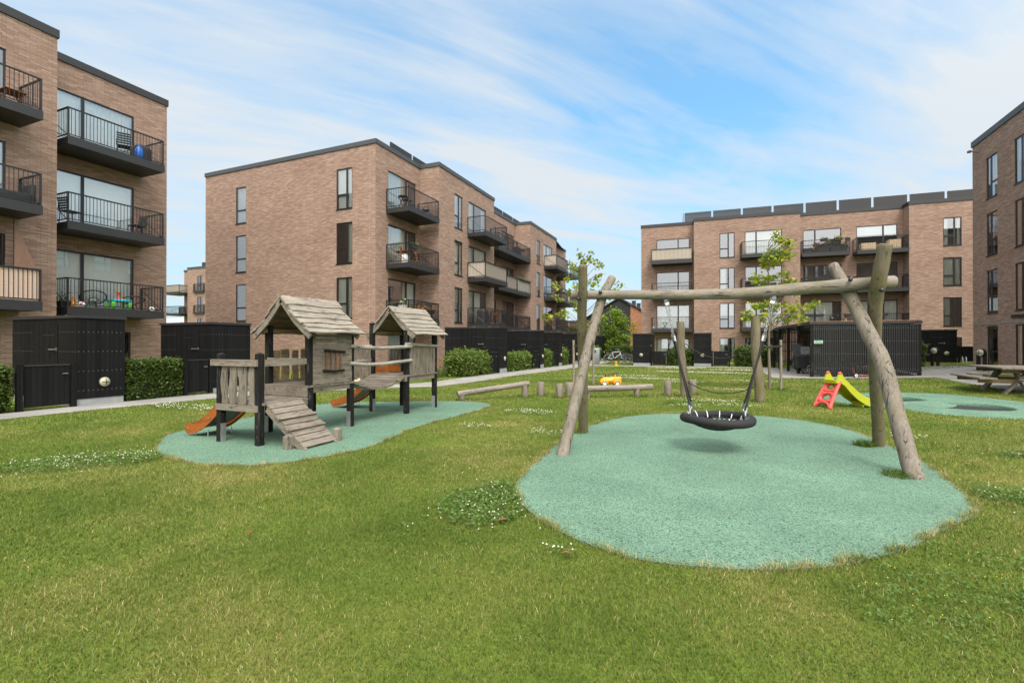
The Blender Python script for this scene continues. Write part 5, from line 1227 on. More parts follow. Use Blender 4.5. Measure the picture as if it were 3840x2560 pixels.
for y in (8.64, 9.08):
    m = MB(); p = [(-6.99, .86), (-6.62, .86), (-6.62, .95), (-6.70, 1.03), (-6.80, .98), (-6.9, 1.03), (-6.99, .98)]; m.prism(p, y-.01, y+.01, Matrix(((1, 0, 0, 0), (0, 0, 1, 0), (0, 1, 0, 0), (0, 0, 0, 1)))); pp(m, 'slide_cheek', 'ply_orange')

# ---------------------------------------------------------------- swing frame and basket swing
t = thing('swing_frame', 'rough log swing frame with crossed leaning legs on the right rubber surface', 'swing frame', (0, 7.35, 0))
def sp(mb, name, mat, par=None):
    o = mb.build(name, M[mat], par or t)
    if par is None: o.location = (0, -7.35, 0)
    return o
def log(name, pts, rad, mat, n=14, sub=6):
    """an uneven peeled log"""
    P_ = [V(p) for p in pts]; out = []; rr = []
    for i in range(len(P_)-1):
        p0, p1, p2, p3 = P_[max(0, i-1)], P_[i], P_[i+1], P_[min(len(P_)-1, i+2)]
        for j in range(sub):
            f = j/sub; out.append(.5*((2*p1)+(p2-p0)*f+(2*p0-5*p1+4*p2-p3)*f*f+(3*p1-p0-3*p2+p3)*f**3)); rr.append((rad[i]*(1-f)+rad[i+1]*f)*(1+.025*math.sin(len(out)*1.9)))
    out.append(P_[-1]); rr.append(rad[-1])
    d0 = (out[0]-out[1]).normalized(); d1 = (out[-1]-out[-2]).normalized()
    out = out+[out[-1]+d1*.018]; rr = rr+[rad[-1]*.86]
    m = MB(); m.tube(out, rr, n, jit=.018); return sp(m, name, mat)
log('leg', [(-1.90, 6.13, -.1), (-1.86, 6.3, .25), (-1.76, 6.68, 1.05), (-1.66, 7.0, 1.75), (-1.57, 7.2, 2.2), (-1.46, 7.36, 2.50)], [.088, .080, .076, .071, .068, .063], 'log_z')
log('leg', [(-2.05, 7.92, -.1), (-2.03, 7.82, .15), (-1.94, 7.45, 1.05), (-1.87, 7.12, 1.9), (-1.80, 6.92, 2.3), (-1.77, 6.8, 2.62)], [.078, .078, .076, .072, .067, .063], 'log_g')
log('leg', [(2.06, 6.60, -.1), (2.03, 6.72, .1), (1.96, 6.98, .7), (1.90, 7.22, 1.25), (1.80, 7.46, 1.66), (1.66, 7.70, 2.15), (1.51, 7.9, 2.58)], [.098, .092, .088, .092, .087, .082, .073], 'log_z')
log('leg', [(2.17, 8.55, -.1), (2.16, 8.42, .2), (2.03, 8.05, 1.1), (1.92, 7.62, 1.95), (1.91, 7.42, 2.3), (1.95, 7.30, 2.72)], [.078, .075, .075, .082, .086, .076], 'log_g')
log('crossbar', [(-2.0, 7.02, 2.235), (-1.2, 7.15, 2.215), (-.3, 7.28, 2.195), (.4, 7.4, 2.20), (1.2, 7.52, 2.25), (2.13, 7.65, 2.30)], [.066, .068, .072, .078, .084, .082], 'log_x')
for c in ((-1.86, 6.90, 2.16), (-1.56, 7.02, 2.255), (1.62, 7.48, 2.33), (1.90, 7.28, 2.16), (-1.42, 7.1, 1.80), (1.44, 7.62, 1.83)): m = MB(); m.lathe(V(c), [(.026, 0), (.026, .03), (.018, .045)], 10, (0, -1, 0)); sp(m, 'bolt', 'black_metal')
bs = thing('basket_swing', 'black rope wound basket swing hanging from chains under the log crossbar', 'swing', (.02, 7.32, .445))
ctr = V((.02, 7.32, .445)); Rr, rr_ = .437, .058
vs = []; fs = []; nn, mm = 150, 16
for i in range(nn):
    a = 2*math.pi*i/nn
    for k in range(mm):
        b = 2*math.pi*k/mm; q = rr_*(1+.055*math.sin(75*a+b*2)); vs.append((((Rr+q*math.cos(b))*math.cos(a)), (Rr+q*math.cos(b))*math.sin(a), q*math.sin(b)*.98+.012*math.sin(a*2)))
for i in range(nn):
    for k in range(mm): j = (i+1) % nn; l = (k+1) % mm; fs.append((i*mm+k, j*mm+k, j*mm+l, i*mm+l))
MB().add(vs, fs, True).build('ring', M['rope'], bs)
m = MB()
def netz(x, y): return -.02-.125*max(0, 1-(x*x+y*y)/.16)
for i in range(-6, 7):
    c = i*.064; h = math.sqrt(max(0, .41**2-c*c))
    if h > .05:
        m.tube([(c, -h+2*h*j/10, netz(c, -h+2*h*j/10)) for j in range(11)], .013, 5); m.tube([(-h+2*h*j/10, c, netz(-h+2*h*j/10, c)-.004) for j in range(11)], .013, 5)
m.build('net', M['rope'], bs)
m = MB()
for i in range(14): a = 2*math.pi*(i+.3)/14; m.tube([(.36*math.cos(a), .36*math.sin(a), -.035), (.385*math.cos(a), .385*math.sin(a), .02), (.42*math.cos(a), .42*math.sin(a), .055)], .012, 6)
m.build('clamp', M['silver'], bs)
for sg, top in ((-1, V((-.655, 7.235, 2.13))), (1, V((.735, 7.44, 2.125)))):
    knee = V((sg*.575+.03, 7.235+.085*(sg+1), 1.55))
    for k, y in enumerate((-.24, .24)):
        foot = ctr+V((sg*.345, y, .075)); kk = knee+V((sg*.012*(k*2-1), (k*2-1)*.018, 0))
        m = MB(); m.tube([foot-ctr+V((0, 0, .09)), kk-ctr], .0135, 8); ro = m.build('rope', M['rope'], bs)
        m = MB(); m.tube([foot-ctr+V((0, 0, .05)), foot-ctr+V((0, 0, .05))+(kk-foot).normalized()*.075], .021, 10); m.build('ferrule', M['silver'], ro); m = MB(); m.tube([kk-ctr-(kk-foot).normalized()*.02, kk-ctr+(kk-foot).normalized()*.06], .021, 10); m.build('ferrule', M['silver'], ro)
        m = MB(); m.torus(foot-ctr+V((0, 0, .02)), .032, .010, (1, 0, .2), 16, 6); m.tube([foot-ctr+V((0, 0, -.03)), foot-ctr+V((0, 0, .05))], .014, 8); m.build('shackle', M['silver'], ro)
        # chain
        a = kk-ctr+(kk-foot).normalized()*.06; b = top-ctr+V((sg*-.03*(k*2-1), 0, 0)); n = int((b-a).length/.033); d = (b-a).normalized(); m = MB(); s1 = d.cross(Y_).normalized(); s2 = d.cross(s1)
        for i in range(n):
            c = a+(b-a)*((i+.5)/n); ax = s1 if i % 2 else s2; o2 = d.cross(ax); pts = [c+d*.014*math.cos(w)*1.5+o2*.0115*math.sin(w) for w in [2*math.pi*q/8 for q in range(8)]]
            m.tube(pts, .0042, 5, closed=True)
        m.build('chain', M['silver'], bs)
    m = MB(); u = (ctr-top).normalized(); tl = top-ctr; m.cb(tl+V((0, 0, .01)), (.05, .05, .07)); m.cb(tl+V((-sg*.01, 0, -.055)), (.055, .03, .06), ry=sg*.35); m.build('hanger', M['grey_metal'], bs)
    m = MB(); m.cb(tl+V((-sg*.018, -.018, -.06)), (.05, .012, .035), ry=sg*.35); m.build('swivel', M['white'], bs)

# ---------------------------------------------------------------- balance logs, stumps, rope posts
def beam(label, p, q, r, supports):
    c = V((*((p+q)/2).xy, 0)); rz = math.atan2(q.y-p.y, q.x-p.x); t = thing('balance_beam', label, 'balance beam', c, rz); h = V((q.x-p.x, q.y-p.y, 0)).length/2
    m = MB(); n = 12; m.tube([(-h+2*h*i/n, .012*math.sin(i*1.3), p.z+(q.z-p.z)*i/n) for i in range(n+1)], [r*(1+.03*math.sin(i*2.2)) for i in range(n+1)], 14, jit=.02); m.build('log', M['log_xc'], t)
    for f, rr in supports:
        z = p.z+(q.z-p.z)*f; m = MB(); m.tube([(-h+2*h*f, 0, -.1), (-h+2*h*f, 0, z*.5), (-h+2*h*f, 0, z-r*.55)], rr, 12, jit=.02); m.build('support', M['log_z'], t)
beam('sloping log beam with its low end by the left rubber surface', V((-6.2, 10.95, .175)), V((-4.82, 12.52, .385)), .075, ((.06, .085), (.95, .09)))
beam('level log beam behind the leaning left swing leg', V((-3.55, 12.70, .25)), V((-1.66, 14.10, .265)), .085, ((.80, .085), (.16, .085)))
st = []
def stump(label, x, y, h, r):
    t = thing('log_stump', label, 'stump', (x, y, 0), 0, 'upright log stumps'); m = MB(); m.tube([(0, 0, -.1), (.004, 0, h*.5), (0, 0, h), (0, 0, h+.006)], [r, r*1.02, r*.97, r*.9], 16, jit=.02); m.build('log', M['log_z'], t)
    m = MB(); m.lathe((0, 0, h+.0065), [(r*.88, 0), (r*.85, .003)], 16); m.build('cut_end', M['wood_x'], t)
stump('log stump standing alone right of the sloping log beam', -4.59, 12.89, .395, .105); stump('log stump left of its fatter neighbour by the leaning swing leg', -3.97, 12.69, .385, .10); stump('fatter log stump touching the line of the leaning swing leg', -3.80, 13.1, .395, .125)
stump('log stump right of the level log beam', -1.26, 14.43, .42, .105); stump('log stump half hidden behind the left rope post', -.62, 14.98, .42, .105)
t = thing('rope_crossing', 'two tall leaning log posts joined by two sagging black ropes behind the basket swing', 'climbing ropes', (.1, 14.05, 0))
for p0, p1, r in ((V((-.80, 14.35, 0)), V((-.93, 14.35, 2.10)), .11), (V((1.04, 13.76, 0)), V((.92, 13.76, 2.20)), .115)):
    o = V((.1, 14.05, 0)); m = MB(); k = 10; m.tube([p0-o+(p1-p0)*(i/k)+V((.02*math.sin(i*.8), 0, 0)) for i in range(-1, k+1)], [r*(1.06-.10*i/k) for i in range(-1, k+1)], 14, jit=.02)
    e = p1-o; m.prism([(-r*.93, -r*.7), (r*.93, -r*.7), (r*.93, r*.7), (-r*.93, r*.7)], 0, .01, Matrix.Translation(e)); ob = m.build('post', M['log_g'], t)
    m = MB()
    for z in (1.42, .42): m.lathe(p0-o+V((.10 if p0.x > 0 else .09, -.02, z)), [(.03, 0), (.03, .03), (.015, .045)], 10, (1, 0, 0))
    m.build('bolt', M['black_metal'], ob)
for za, zb, lo in ((1.50, 1.45, 1.10), (.46, .40, .165)):
    a, b = V((-.78, 14.3, za)), V((.95, 13.8, zb)); m = MB(); n = 20
    m.tube([a.lerp(b, i/n)+V((0, 0, -((za+zb)/2-lo)*4*(i/n)*(1-i/n)))-V((.1, 14.05, 0)) for i in range(n+1)], .013, 8); m.build('rope', M['rope'], t)

# ---------------------------------------------------------------- trampolines
for i, (x, y, rr) in enumerate(TR):
    t = thing('ground_trampoline', ('round black trampoline sunk in the right rubber surface, nearer the toy slide', 'round black trampoline sunk in the right rubber surface, nearer the picnic table')[i], 'trampoline', (x, y, .014), 0, 'sunken trampolines')
    MB().lathe((0, 0, 0), [(rr, 0), (rr, .004), (rr*.5, .003)], 40).build('jump_mat', M['black_net'], t)
    m = MB(); n_ = 48; pf = [(rr+.02, -.01), (rr+.02, .062), (rr+.05, .078), (rr+.12, .080), (rr+.30, .05), (rr+.55, .012), (rr+.60, -.02)]
    m.add([(r_*math.cos(2*math.pi*k/n_), r_*math.sin(2*math.pi*k/n_), z_) for r_, z_ in pf for k in range(n_)], [(a*n_+k, (a+1)*n_+k, (a+1)*n_+(k+1) % n_, a*n_+(k+1) % n_) for a in range(len(pf)-1) for k in range(n_)], True); m.build('rim', M['rubber'], t)
# ---------------------------------------------------------------- toy slide, toy car, sprinkler toy
t = thing('toy_slide', 'lime green plastic toddler slide with a red ladder left of the swing leg', 'toy slide', (2.55, 13.3, .02), R_(31))
m = MB(); a, b = V((-.30, 0, 0)), V((.02, 0, .60)); d = (b-a).normalized(); upn = V((-d.z, 0, d.x)); L = (b-a).length
def lad(u, v, n): return a+d*u+Y_*v+upn*n
# ladder: frame with two rounded holes and an arched foot
N_ = 16
def holed(m, u0, u1, hw0, hw1, hole, t0=-.03, t1=.03):
    uc = (u0+u1)/2; out = []; inn = []
    for i in range(N_*2):
        w = 2*math.pi*i/(N_*2); cu, cv = math.cos(w), math.sin(w); s = 1/max(abs(cu), abs(cv)); u = uc+(u1-u0)/2*cu*s; hw = hw0+(hw1-hw0)*(u-u0)/(u1-u0)
        out.append((u, hw*cv*s)); inn.append((uc+hole[0]*cu+hole[2], hole[1]*cv*(1-.25*cu)))
    k = N_*2
    vs = [lad(u, v, t1) for u, v in out]+[lad(u, v, t1) for u, v in inn]+[lad(u, v, t0) for u, v in out]+[lad(u, v, t0) for u, v in inn]; fs = []
    for i in range(k): j = (i+1) % k; fs += [(i, j, k+j, k+i), (2*k+j, 2*k+i, 3*k+i, 3*k+j), (k+i, k+j, 3*k+j, 3*k+i), (j, i, 2*k+i, 2*k+j)]
    m.add(vs, fs, True)
holed(m, .13, .38, .225, .205, (.085, .125, -.005)); holed(m, .38, L, .205, .185, (.085, .11, 0))
for sg in (-1, 1): m.tube([lad(0, sg*.225, 0), lad(.2, sg*.212, .012), lad(.4, sg*.195, .012), lad(L, sg*.18, .01)], [.042, .038, .038, .036], 8); m.sphere(lad(.01, sg*.225, 0), .04)
m.tube([lad(.02, -.2, 0), lad(.10, -.12, 0), lad(.125, 0, 0), lad(.10, .12, 0), lad(.02, .2, 0)], .035, 8); m.build('ladder', M['red'], t)
pr_ = [(-.02, .60), (.10, .575), (.25, .42), (.45, .25), (.65, .13), (.80, .085), (.95, .08)]
m = MB(); vs = []
for x, z in pr_: vs += [(x, -.16, z), (x, .16, z)]
m.add(vs, [(2*i, 2*i+1, 2*i+3, 2*i+2) for i in range(len(pr_)-1)], True); bo = m.build('slide_bed', M['lime'], t)
for y in (-.175, .175):
    m = MB(); up = [(-.10, .60), (-.06, .70), (-.02, .775), (.03, .78), (.06, .72), (.12, .64), (.27, .50), (.47, .33), (.67, .21), (.82, .165), (.97, .16)]; dn_ = [(-.10, .56), (-.05, .57), (0, .57), (.02, .56), (.06, .54), (.12, .50), (.25, .36), (.45, .18), (.65, .06), (.80, .0), (.97, .0)]
    k = len(up)
    for s in (-.022, .022): m.add([(x, y+s, z) for x, z in up+dn_], [(i, i+1, k+i+1, k+i) for i in range(k-1)])
    rim = up+dn_[::-1]; q = len(rim); m.add([(x, y-.022, z) for x, z in rim]+[(x, y+.022, z) for x, z in rim], [(i, (i+1) % q, q+(i+1) % q, q+i) for i in range(q)])
    m.tube([(x, y, z) for x, z in up[3:]], .026, 8); m.build('side_wall', M['lime'], bo)
    MB().sphere((.005, y, .79), .04, (1, 1, .8)).build('knob', M['red'], t)
m = MB(); m.box(-.11, -.05, -.17, .17, .555, .63); m.build('platform_lip', M['lime'], bo); m = MB(); m.box(.62, .66, -.15, .15, 0, .12); m.build('foot', M['lime'], bo)

t = thing('toy_car', 'orange yellow metal ride-on toy car behind the level log beam', 'toy car', (-3.38, 16.7, .0), R_(23)); t.scale = (1.1, 1.1, 1.1)
body = [(-.33, .13), (-.335, .17), (-.30, .225), (-.24, .27), (-.16, .30), (-.06, .305), (.04, .30), (.12, .305), (.30, .30), (.335, .29), (.345, .20), (.345, .12), (.30, .09), (-.28, .09)]
bm = bmesh.new(); a = [bm.verts.new((x, -.10, z)) for x, z in body]; f = bm.faces.new(a); r = bmesh.ops.extrude_face_region(bm, geom=[f]); [setattr(v.co, 'y', .10) for v in r['geom'] if isinstance(v, bmesh.types.BMVert)]
bmesh.ops.recalc_face_normals(bm, faces=bm.faces[:]); bmesh.ops.bevel(bm, geom=[e for e in bm.edges if abs(e.verts[0].co.y-e.verts[1].co.y) < .01], offset=.025, segments=3, affect='EDGES')
MB().bm(bm, None, True).build('body', M['yellow'], t)
for x in (-.20, .20):
    for y in (-.125, .125):
        m = MB(); p = [(.115*math.cos(R_(w)), .115*math.sin(R_(w))) for w in range(0, 181, 15)]; q = [(.085*math.cos(R_(w)), .085*math.sin(R_(w))) for w in range(0, 181, 15)]
        k = len(p); vs = [(x+u, y+s, .10+w) for s in (-.035, .035) for u, w in p+q]; fs = []
        for i in range(k-1): fs += [(i, i+1, k+i+1, k+i), (2*k+i+1, 2*k+i, 3*k+i, 3*k+i+1), (i+1, i, 2*k+i, 2*k+i+1)]
        m.add(vs, fs, True); m.build('mudguard', M['yellow'], t)
        m = MB(); m.lathe((x, y-.022, .088), [(.085, 0), (.088, .008), (.088, .036), (.085, .044)], 20, (0, 1, 0)); w_ = m.build('wheel', M['black_rubber'], t)
        m = MB(); m.lathe((x, y+(.023 if y > 0 else -.030), .088), [(.06, 0), (.06, .007)], 18, (0, 1, 0)); m.build('hubcap', M['white'], w_)
m = MB(); m.bbox((-.08, 0, .318), (.16, .13, .03), .012); m.bbox((-.15, 0, .345), (.03, .13, .06), .012); m.build('seat', M['black_rubber'], t)
m = MB(); m.bar((.17, 0, .29), (.15, 0, .40), .022, 10); o = m.build('steering_column', M['yellow'], t); MB().torus((.145, 0, .412), .075, .011, (-.2, 0, 1), 20, 6).build('steering_wheel', M['black_rubber'], o)
m = MB(); m.sphere((.335, -.07, .265), .022); m.sphere((.335, .07, .265), .022); m.box(.346, .352, -.05, .05, .13, .25); m.build('headlights_and_grille', M['silver'], t)

t = thing('lawn_sprinkler', 'small yellow and green toy on the lawn edge in front of the white bicycle', 'toy', (-5.95, 31.3, .01)); t.scale = (.5, .5, .55)
m = MB(); m.lathe((0, 0, .03), [(.30, 0), (.30, .05), (.18, .09), (.10, .12)], 20); m.build('base', M['green_pl'], t); m = MB(); m.lathe((0, 0, .14), [(.16, 0), (.12, .10), (.09, .22), (.11, .26), (.10, .34), (.14, .38), (.08, .46)], 16); m.build('stem', M['yellow'], t)
m = MB(); [m.sphere((.27*math.cos(i*2.1), .27*math.sin(i*2.1), .08), .07) for i in range(3)]; m.build('knobs', M['yellow'], t)

# ---------------------------------------------------------------- picnic table, bollard lamps, bin, benches
t = thing('picnic_table', 'square grey wooden picnic table with benches cut off by the right edge', 'picnic table', (8.55, 18.95, th(8, 18.9)), R_(-2))
m = MB(); h = 1.15
for i in range(9): x = -.95+i*.24; m.box(x-.115, x+.115, -h, h, .72, .765)
m.build('tabletop', M['wood_y'], t)
def bench(cx, cy, ln, along):
    m = MB()
    for k in (-.10, .10):
        if along == 'y': m.box(cx+k-.095, cx+k+.095, cy-ln/2, cy+ln/2, .42, .465)
        else: m.box(cx-ln/2, cx+ln/2, cy+k-.095, cy+k+.095, .42, .465)
    return m.build('bench', M['wood_y' if along == 'y' else 'wood_x'], t)
bench(-1.30, .05, 2.1, 'y'); bench(1.55, .05, 2.1, 'y'); bench(.15, -1.62, 2.0, 'x'); bench(.15, 1.62, 2.0, 'x')
for y in (-.72, .72):
    for sg in (-1, 1): m = MB(); m.sbar((sg*.40+.1, y, .72), (sg*.98+.1, y, -.02), .06, .15, up=(0, 1, 0)); m.build('leg', M['wood_x'], t)
    m = MB(); m.box(-1.42, 1.68, y+.035, y+.08, .30, .415); m.box(-.9, 1.0, y+.035, y+.08, .60, .715); m.build('cross_beam', M['under_wood'], t)
for x in (-.55, .75):
    for sg in (-1, 1): m = MB(); m.sbar((x, sg*.42, .72), (x, sg*1.30, -.02), .15, .06, up=(1, 0, 0)); m.build('leg', M['wood_y'], t)
    m = MB(); m.box(x+.08, x+.12, -1.75, 1.75, .30, .415); m.build('cross_beam', M['under_wood'], t)
def bollard(label, x, y, rz):
    t = thing('bollard_lamp', label, 'bollard lamp', (x, y, th(x, y)), rz, 'black bollard lamps')
    m = MB()
    for s in (-.13, .13): m.box(s-.05, s+.05, -.05, .05, -.1, .78)
    arc = [(.18*math.cos(R_(w)), .78+.18*math.sin(R_(w))) for w in range(0, 181, 12)]; inn = [(.155*math.cos(R_(w)), .78-.155*math.sin(R_(w))) for w in range(0, 181, 12)]
    m.prism(arc+[(-.18, .60), (.18, .60)], .05, -.05, Matrix.Rotation(R_(90), 4, 'X')); m.build('posts', M['black_metal'], t)
    g, k = lamp_disc(None, (0, -.051, .78), (0, -1, 0), .15); o = g.build('lamp', M['lamp'], t); k.build('lamp_guard', M['black_metal'], o)
bollard('black bollard lamp on the grass just right of the bicycle shelter', 10.3, 30.9, R_(-52)); bollard('black bollard lamp behind the picnic table', 10.55, 26.9, R_(-62))
t = thing('bicycle_rack', 'low row of steel wheel racks along the black fence at the right', 'bike rack', (13, 35.2, th(13, 35)))
m = MB()
for i in range(4):
    for k in (0, .16): m.tube([(i*.85+k, 0, 0), (i*.85+k, .05, .28), (i*.85+k+.05, .25, .36), (i*.85+k+.1, .45, .25), (i*.85+k+.1, .5, 0)], .02, 6)
m.build('hoops', M['screw'], t)
t = thing('litter_bin', 'grey metal litter bin beside the path behind the leaning swing leg', 'bin', (-7.88, 34.0, 0), R_(20))
m = MB(); m.bbox((0, 0, .56), (.46, .38, 1.04), .03); m.build('body', M['grey_metal'], t); m = MB(); m.bbox((0, 0, 1.12), (.5, .42, .06), .02); m.build('lid', M['screw'], t); m = MB(); m.box(-.19, -.02, -.196, -.191, .84, 1.0); m.build('opening', M['black_metal'], t)
def mbench(label, x, y, rz):
    t = thing('metal_bench', label, 'bench', (x, y, 0), rz, 'black metal benches'); m = MB()
    for i in range(7): m.bar((-.75, -.2+i*.07, .45), (.75, -.2+i*.07, .45), .012, 5)
    m.build('seat', M['black_metal'], t); m = MB(); m.bar((-.75, .26, .86), (.75, .26, .86), .016, 6); m.bar((-.75, .24, .55), (.75, .24, .55), .012, 6)
    for i in range(9): x_ = -.68+i*.17; m.torus((x_, .25, .70), .075, .009, (0, 1, 0), 16, 5)
    m.build('backrest', M['black_metal'], t)
    for s in (-.72, .72):
        m = MB(); m.tube([(s, -.24, 0), (s, -.24, .64), (s, .1, .66)], .018, 6); m.tube([(s, .30, 0), (s, .22, .45), (s, .28, .88)], .018, 6); m.torus((s, -.05, .30), .12, .01, (1, 0, 0), 18, 5); m.build('leg', M['black_metal'], t)
mbench('black scrolled metal bench seen under the hanging bridge', -12.75, 15.25, R_(95)); mbench('black scrolled metal bench seen through the left hut', -15.0, 14.2, R_(150))
# ---------------------------------------------------------------- things on the balconies
def wheel_chair_round(label, x, y, z, rz, tilt):
    t = thing('wire_chair', label, 'chair', (x, y, z), rz, 'round wire chairs'); M_ = Matrix.Translation((0, 0, .45)) @ Matrix.Rotation(tilt, 4, 'Y'); m = MB(); R = .38
    def pt(a, r): return M_ @ V((r*math.cos(a), r*math.sin(a), -.16*(1-(r/R)**2)))
    m.tube([pt(2*math.pi*i/24, R) for i in range(24)], .022, 6, closed=True); m.tube([pt(2*math.pi*i/16, R*.35) for i in range(16)], .012, 5, closed=True); m.build('rim', M['black_metal'], t)
    w = MB()
    for i in range(28): a = 2*math.pi*i/28; w.tube([pt(a, R), pt(a, R*.7), pt(a, R*.35)], .005, 4)
    w.build('webbing', M['black_rubber'], t); l = MB()
    for i in range(3): a = 2.1*i+.5; l.tube([(.10*math.cos(a), .10*math.sin(a), .30), (.24*math.cos(a), .24*math.sin(a), 0)], .012, 5)
    l.torus((0, 0, .29), .12, .012, n=16, m=5); l.build('legs', M['black_metal'], t); return t
def chair(label, x, y, z, rz, mat='black_metal', h=.86, grp=None):
    t = thing('chair', label, 'chair', (x, y, z), rz, grp); m = MB(); m.bbox((0, 0, .44), (.44, .44, .035), .012); m.build('seat', M[mat], t); m = MB()
    for i in range(5): m.cb((.21+.04*(i/4), 0, .52+i*.085), (.02, .42, .06), ry=.15)
    for s in (-.21, .21): m.bar((.2, s, .42), (.27, s, h), .014, 6)
    m.build('backrest', M[mat], t)
    for a in (-.19, .19):
        for b in (-.19, .19): m = MB(); m.bar((a, b, .43), (a*1.15, b*1.1, 0), .014, 6); m.build('leg', M[mat], t)
    return t
def table(label, x, y, z, rz, w, d, h, mat='red_wood', round_=False, name='table', legmat=None):
    t = thing(name, label, 'table', (x, y, z), rz); m = MB()
    if round_: m.lathe((0, 0, h-.025), [(w/2, 0), (w/2, .025)], 24)
    else:
        n = max(3, int(w/.1))
        for i in range(n): m.box(-w/2+w*i/n+.004, -w/2+w*(i+1)/n-.004, -d/2, d/2, h-.025, h)
    m.build('tabletop', M[mat], t)
    for s in (-1, 1):
        m = MB(); k = w*.36
        for e in (-1, 1): m.sbar((e*k, s*d*.36, 0), (-e*k, s*d*.36, h-.03), .03, .03)
        m.build('leg', M[legmat or mat], t)
    return t
def planter(label, x, y, z, w, d, h, rz=0, fol='plant', fl=None, n=120, ph=.3, mat='black_cloth', grp=None, seed=1):
    t = thing('planter', label, 'planter', (x, y, z), rz, grp); m = MB(); a, b = w/2, d/2; m.add([(-a*.85, -b*.85, 0), (a*.85, -b*.85, 0), (a*.85, b*.85, 0), (-a*.85, b*.85, 0), (-a, -b, h), (a, -b, h), (a, b, h), (-a, b, h)], [(3, 2, 1, 0), (4, 5, 6, 7), (0, 1, 5, 4), (1, 2, 6, 5), (2, 3, 7, 6), (3, 0, 4, 7)]); m.box(-a-.012, a+.012, -b-.012, b+.012, h-.03, h+.004); m.build('pot', M[mat], t)
    r = random.Random(seed)
    if n: leaves(n, fn=lambda r: (r.gauss(0, a*.6), r.gauss(0, b*.7), h+abs(r.gauss(0, ph*.5))), s=(.03, .06), seed=seed).build('leaves', M[fol], t)
    if fl:
        m = MB()
        for i in range(22): m.sphere((r.gauss(0, a*.6), r.gauss(0, b*.7), h+abs(r.gauss(ph*.5, ph*.3))), .025, (1, 1, 1), 4)
        m.build('flowers', M[fl], t)
    return t
def covered(label, x, y, z, w, d, h, rz=0, dome=.2, cat='barbecue', name='covered_barbecue', seed=0):
    """a thing under a draped cloth cover: rounded top, folds towards the hem"""
    t = thing(name, label, cat, (x, y, z), rz); n, k = 40, 12; vs = []; fs = []; r = random.Random(seed); ph = r.uniform(0, 6)
    for j in range(k+1):
        f = j/k; zz = h*(1-f); sc = min(1, math.sqrt(max(0, 1-((zz-(h-dome))/dome)**2)) if zz > h-dome else 1)
        for i in range(n):
            a = 2*math.pi*i/n; c, s = math.cos(a), math.sin(a); e = .35; fold = 1+.05*f*math.sin(a*7+ph)+.03*f*math.sin(a*13)
            vs.append((w/2*math.copysign(abs(c)**e, c)*sc*fold*(.93+.07*f), d/2*math.copysign(abs(s)**e, s)*sc*fold*(.93+.07*f), zz*.97+.03))
    for j in range(k):
        for i in range(n): fs.append((j*n+i, (j+1)*n+i, (j+1)*n+(i+1) % n, j*n+(i+1) % n))
    MB().add(vs, fs, True).add(vs[:n], [tuple(range(n))]).build('cover', M['black_cloth'], t)
    m = MB()
    for a in (-1, 1):
        for b in (-1, 1): m.lathe((a*w*.36, b*d*.36, 0), [(.03, 0), (.03, .06)], 8)
    m.build('feet', M['black_metal'], t); return t
def ball(label, x, y, z, r, spots):
    t = thing('ball', label, 'ball', (x, y, z)); MB().sphere((0, 0, r), r, n=12).build('skin', M['white'], t); m = MB()
    for i in range(9):
        d = V((math.cos(i*2.4)*math.sqrt(1-((i-4)/4.6)**2), math.sin(i*2.4)*math.sqrt(1-((i-4)/4.6)**2), (i-4)/4.6)); m.lathe(V((0, 0, r))+d*r*.93, [(r*.36, 0), (r*.34, r*.085), (.001, r*.09)], 5, d)
    m.build('patches', M[spots], t)
def box_thing(name, label, cat, x, y, z, d, mat, rz=0, grp=None, lid=True):
    t = thing(name, label, cat, (x, y, z), rz, grp); m = MB(); m.bbox((0, 0, d[2]/2), d, .02); m.build('body', M[mat], t)
    if lid: m = MB(); m.bbox((0, 0, d[2]+.012), (d[0]+.02, d[1]+.02, .03), .01); m.build('lid', M[mat], t)
    return t
z1, z2, z3 = SLAB
# block A
wheel_chair_round('tilted round black wire chair at the left of the lowest balcony of the left block', -21.1, 10.2, z1, R_(-20), R_(-38)); wheel_chair_round('upright round black wire chair at the right of the lowest balcony of the left block', -21.1, 11.5, z1, R_(-10), R_(-20))
t = thing('play_table', 'small cyan and green plastic play table on the lowest balcony of the left block', 'table', (-20.8, 10.87, z1)); m = MB(); m.bbox((0, 0, .36), (.5, .62, .09), .025); m.build('tabletop', M['cyan'], t)
for a in (-.2, .2):
    for b in (-.27, .27): m = MB(); m.lathe((a, b, 0), [(.055, 0), (.05, .16), (.055, .31)], 10); m.build('leg', M['green_pl'], t)
t = thing('toy_tower', 'red and orange toy tower standing on the play table', 'toy', (-20.8, 10.85, z1+.405)); m = MB(); m.lathe((0, 0, 0), [(.07, 0), (.05, .04), (.05, .22), (.06, .26)], 12); m.build('tower', M['red'], t); m = MB(); m.lathe((0, 0, .26), [(.10, 0), (.12, .03), (.02, .05)], 12); m.lathe((0, .15, 0), [(.07, 0), (.05, .05)], 10); m.build('wheel', M['yellow'], t)
ball('black and white football at the right end of the lowest balcony of the left block', -20.75, 12.0, z1, .11, 'black_rubber'); ball('pink patched ball left of the tilted round wire chair', -20.7, 9.66, z1, .12, 'red')
for i, (y, mt, h, lb) in enumerate(((9.42, 'yellow', .38, 'tall yellow giraffe toy on the lowest balcony of the left block'), (9.52, 'cardboard', .24, 'short tan bottle toy next to the yellow giraffe toy'))):
    t = thing('toy_figure', lb, 'toy', (-20.7, y, z1)); m = MB(); m.lathe((0, 0, 0), [(.06, 0), (.065, h*.3), (.035, h*.55), (.03, h*.8), (.05, h*.88), (.03, h)], 12); m.build('body', M[mt], t); m = MB(); m.sphere((.02, 0, h), .04); m.build('head', M[mt], t)
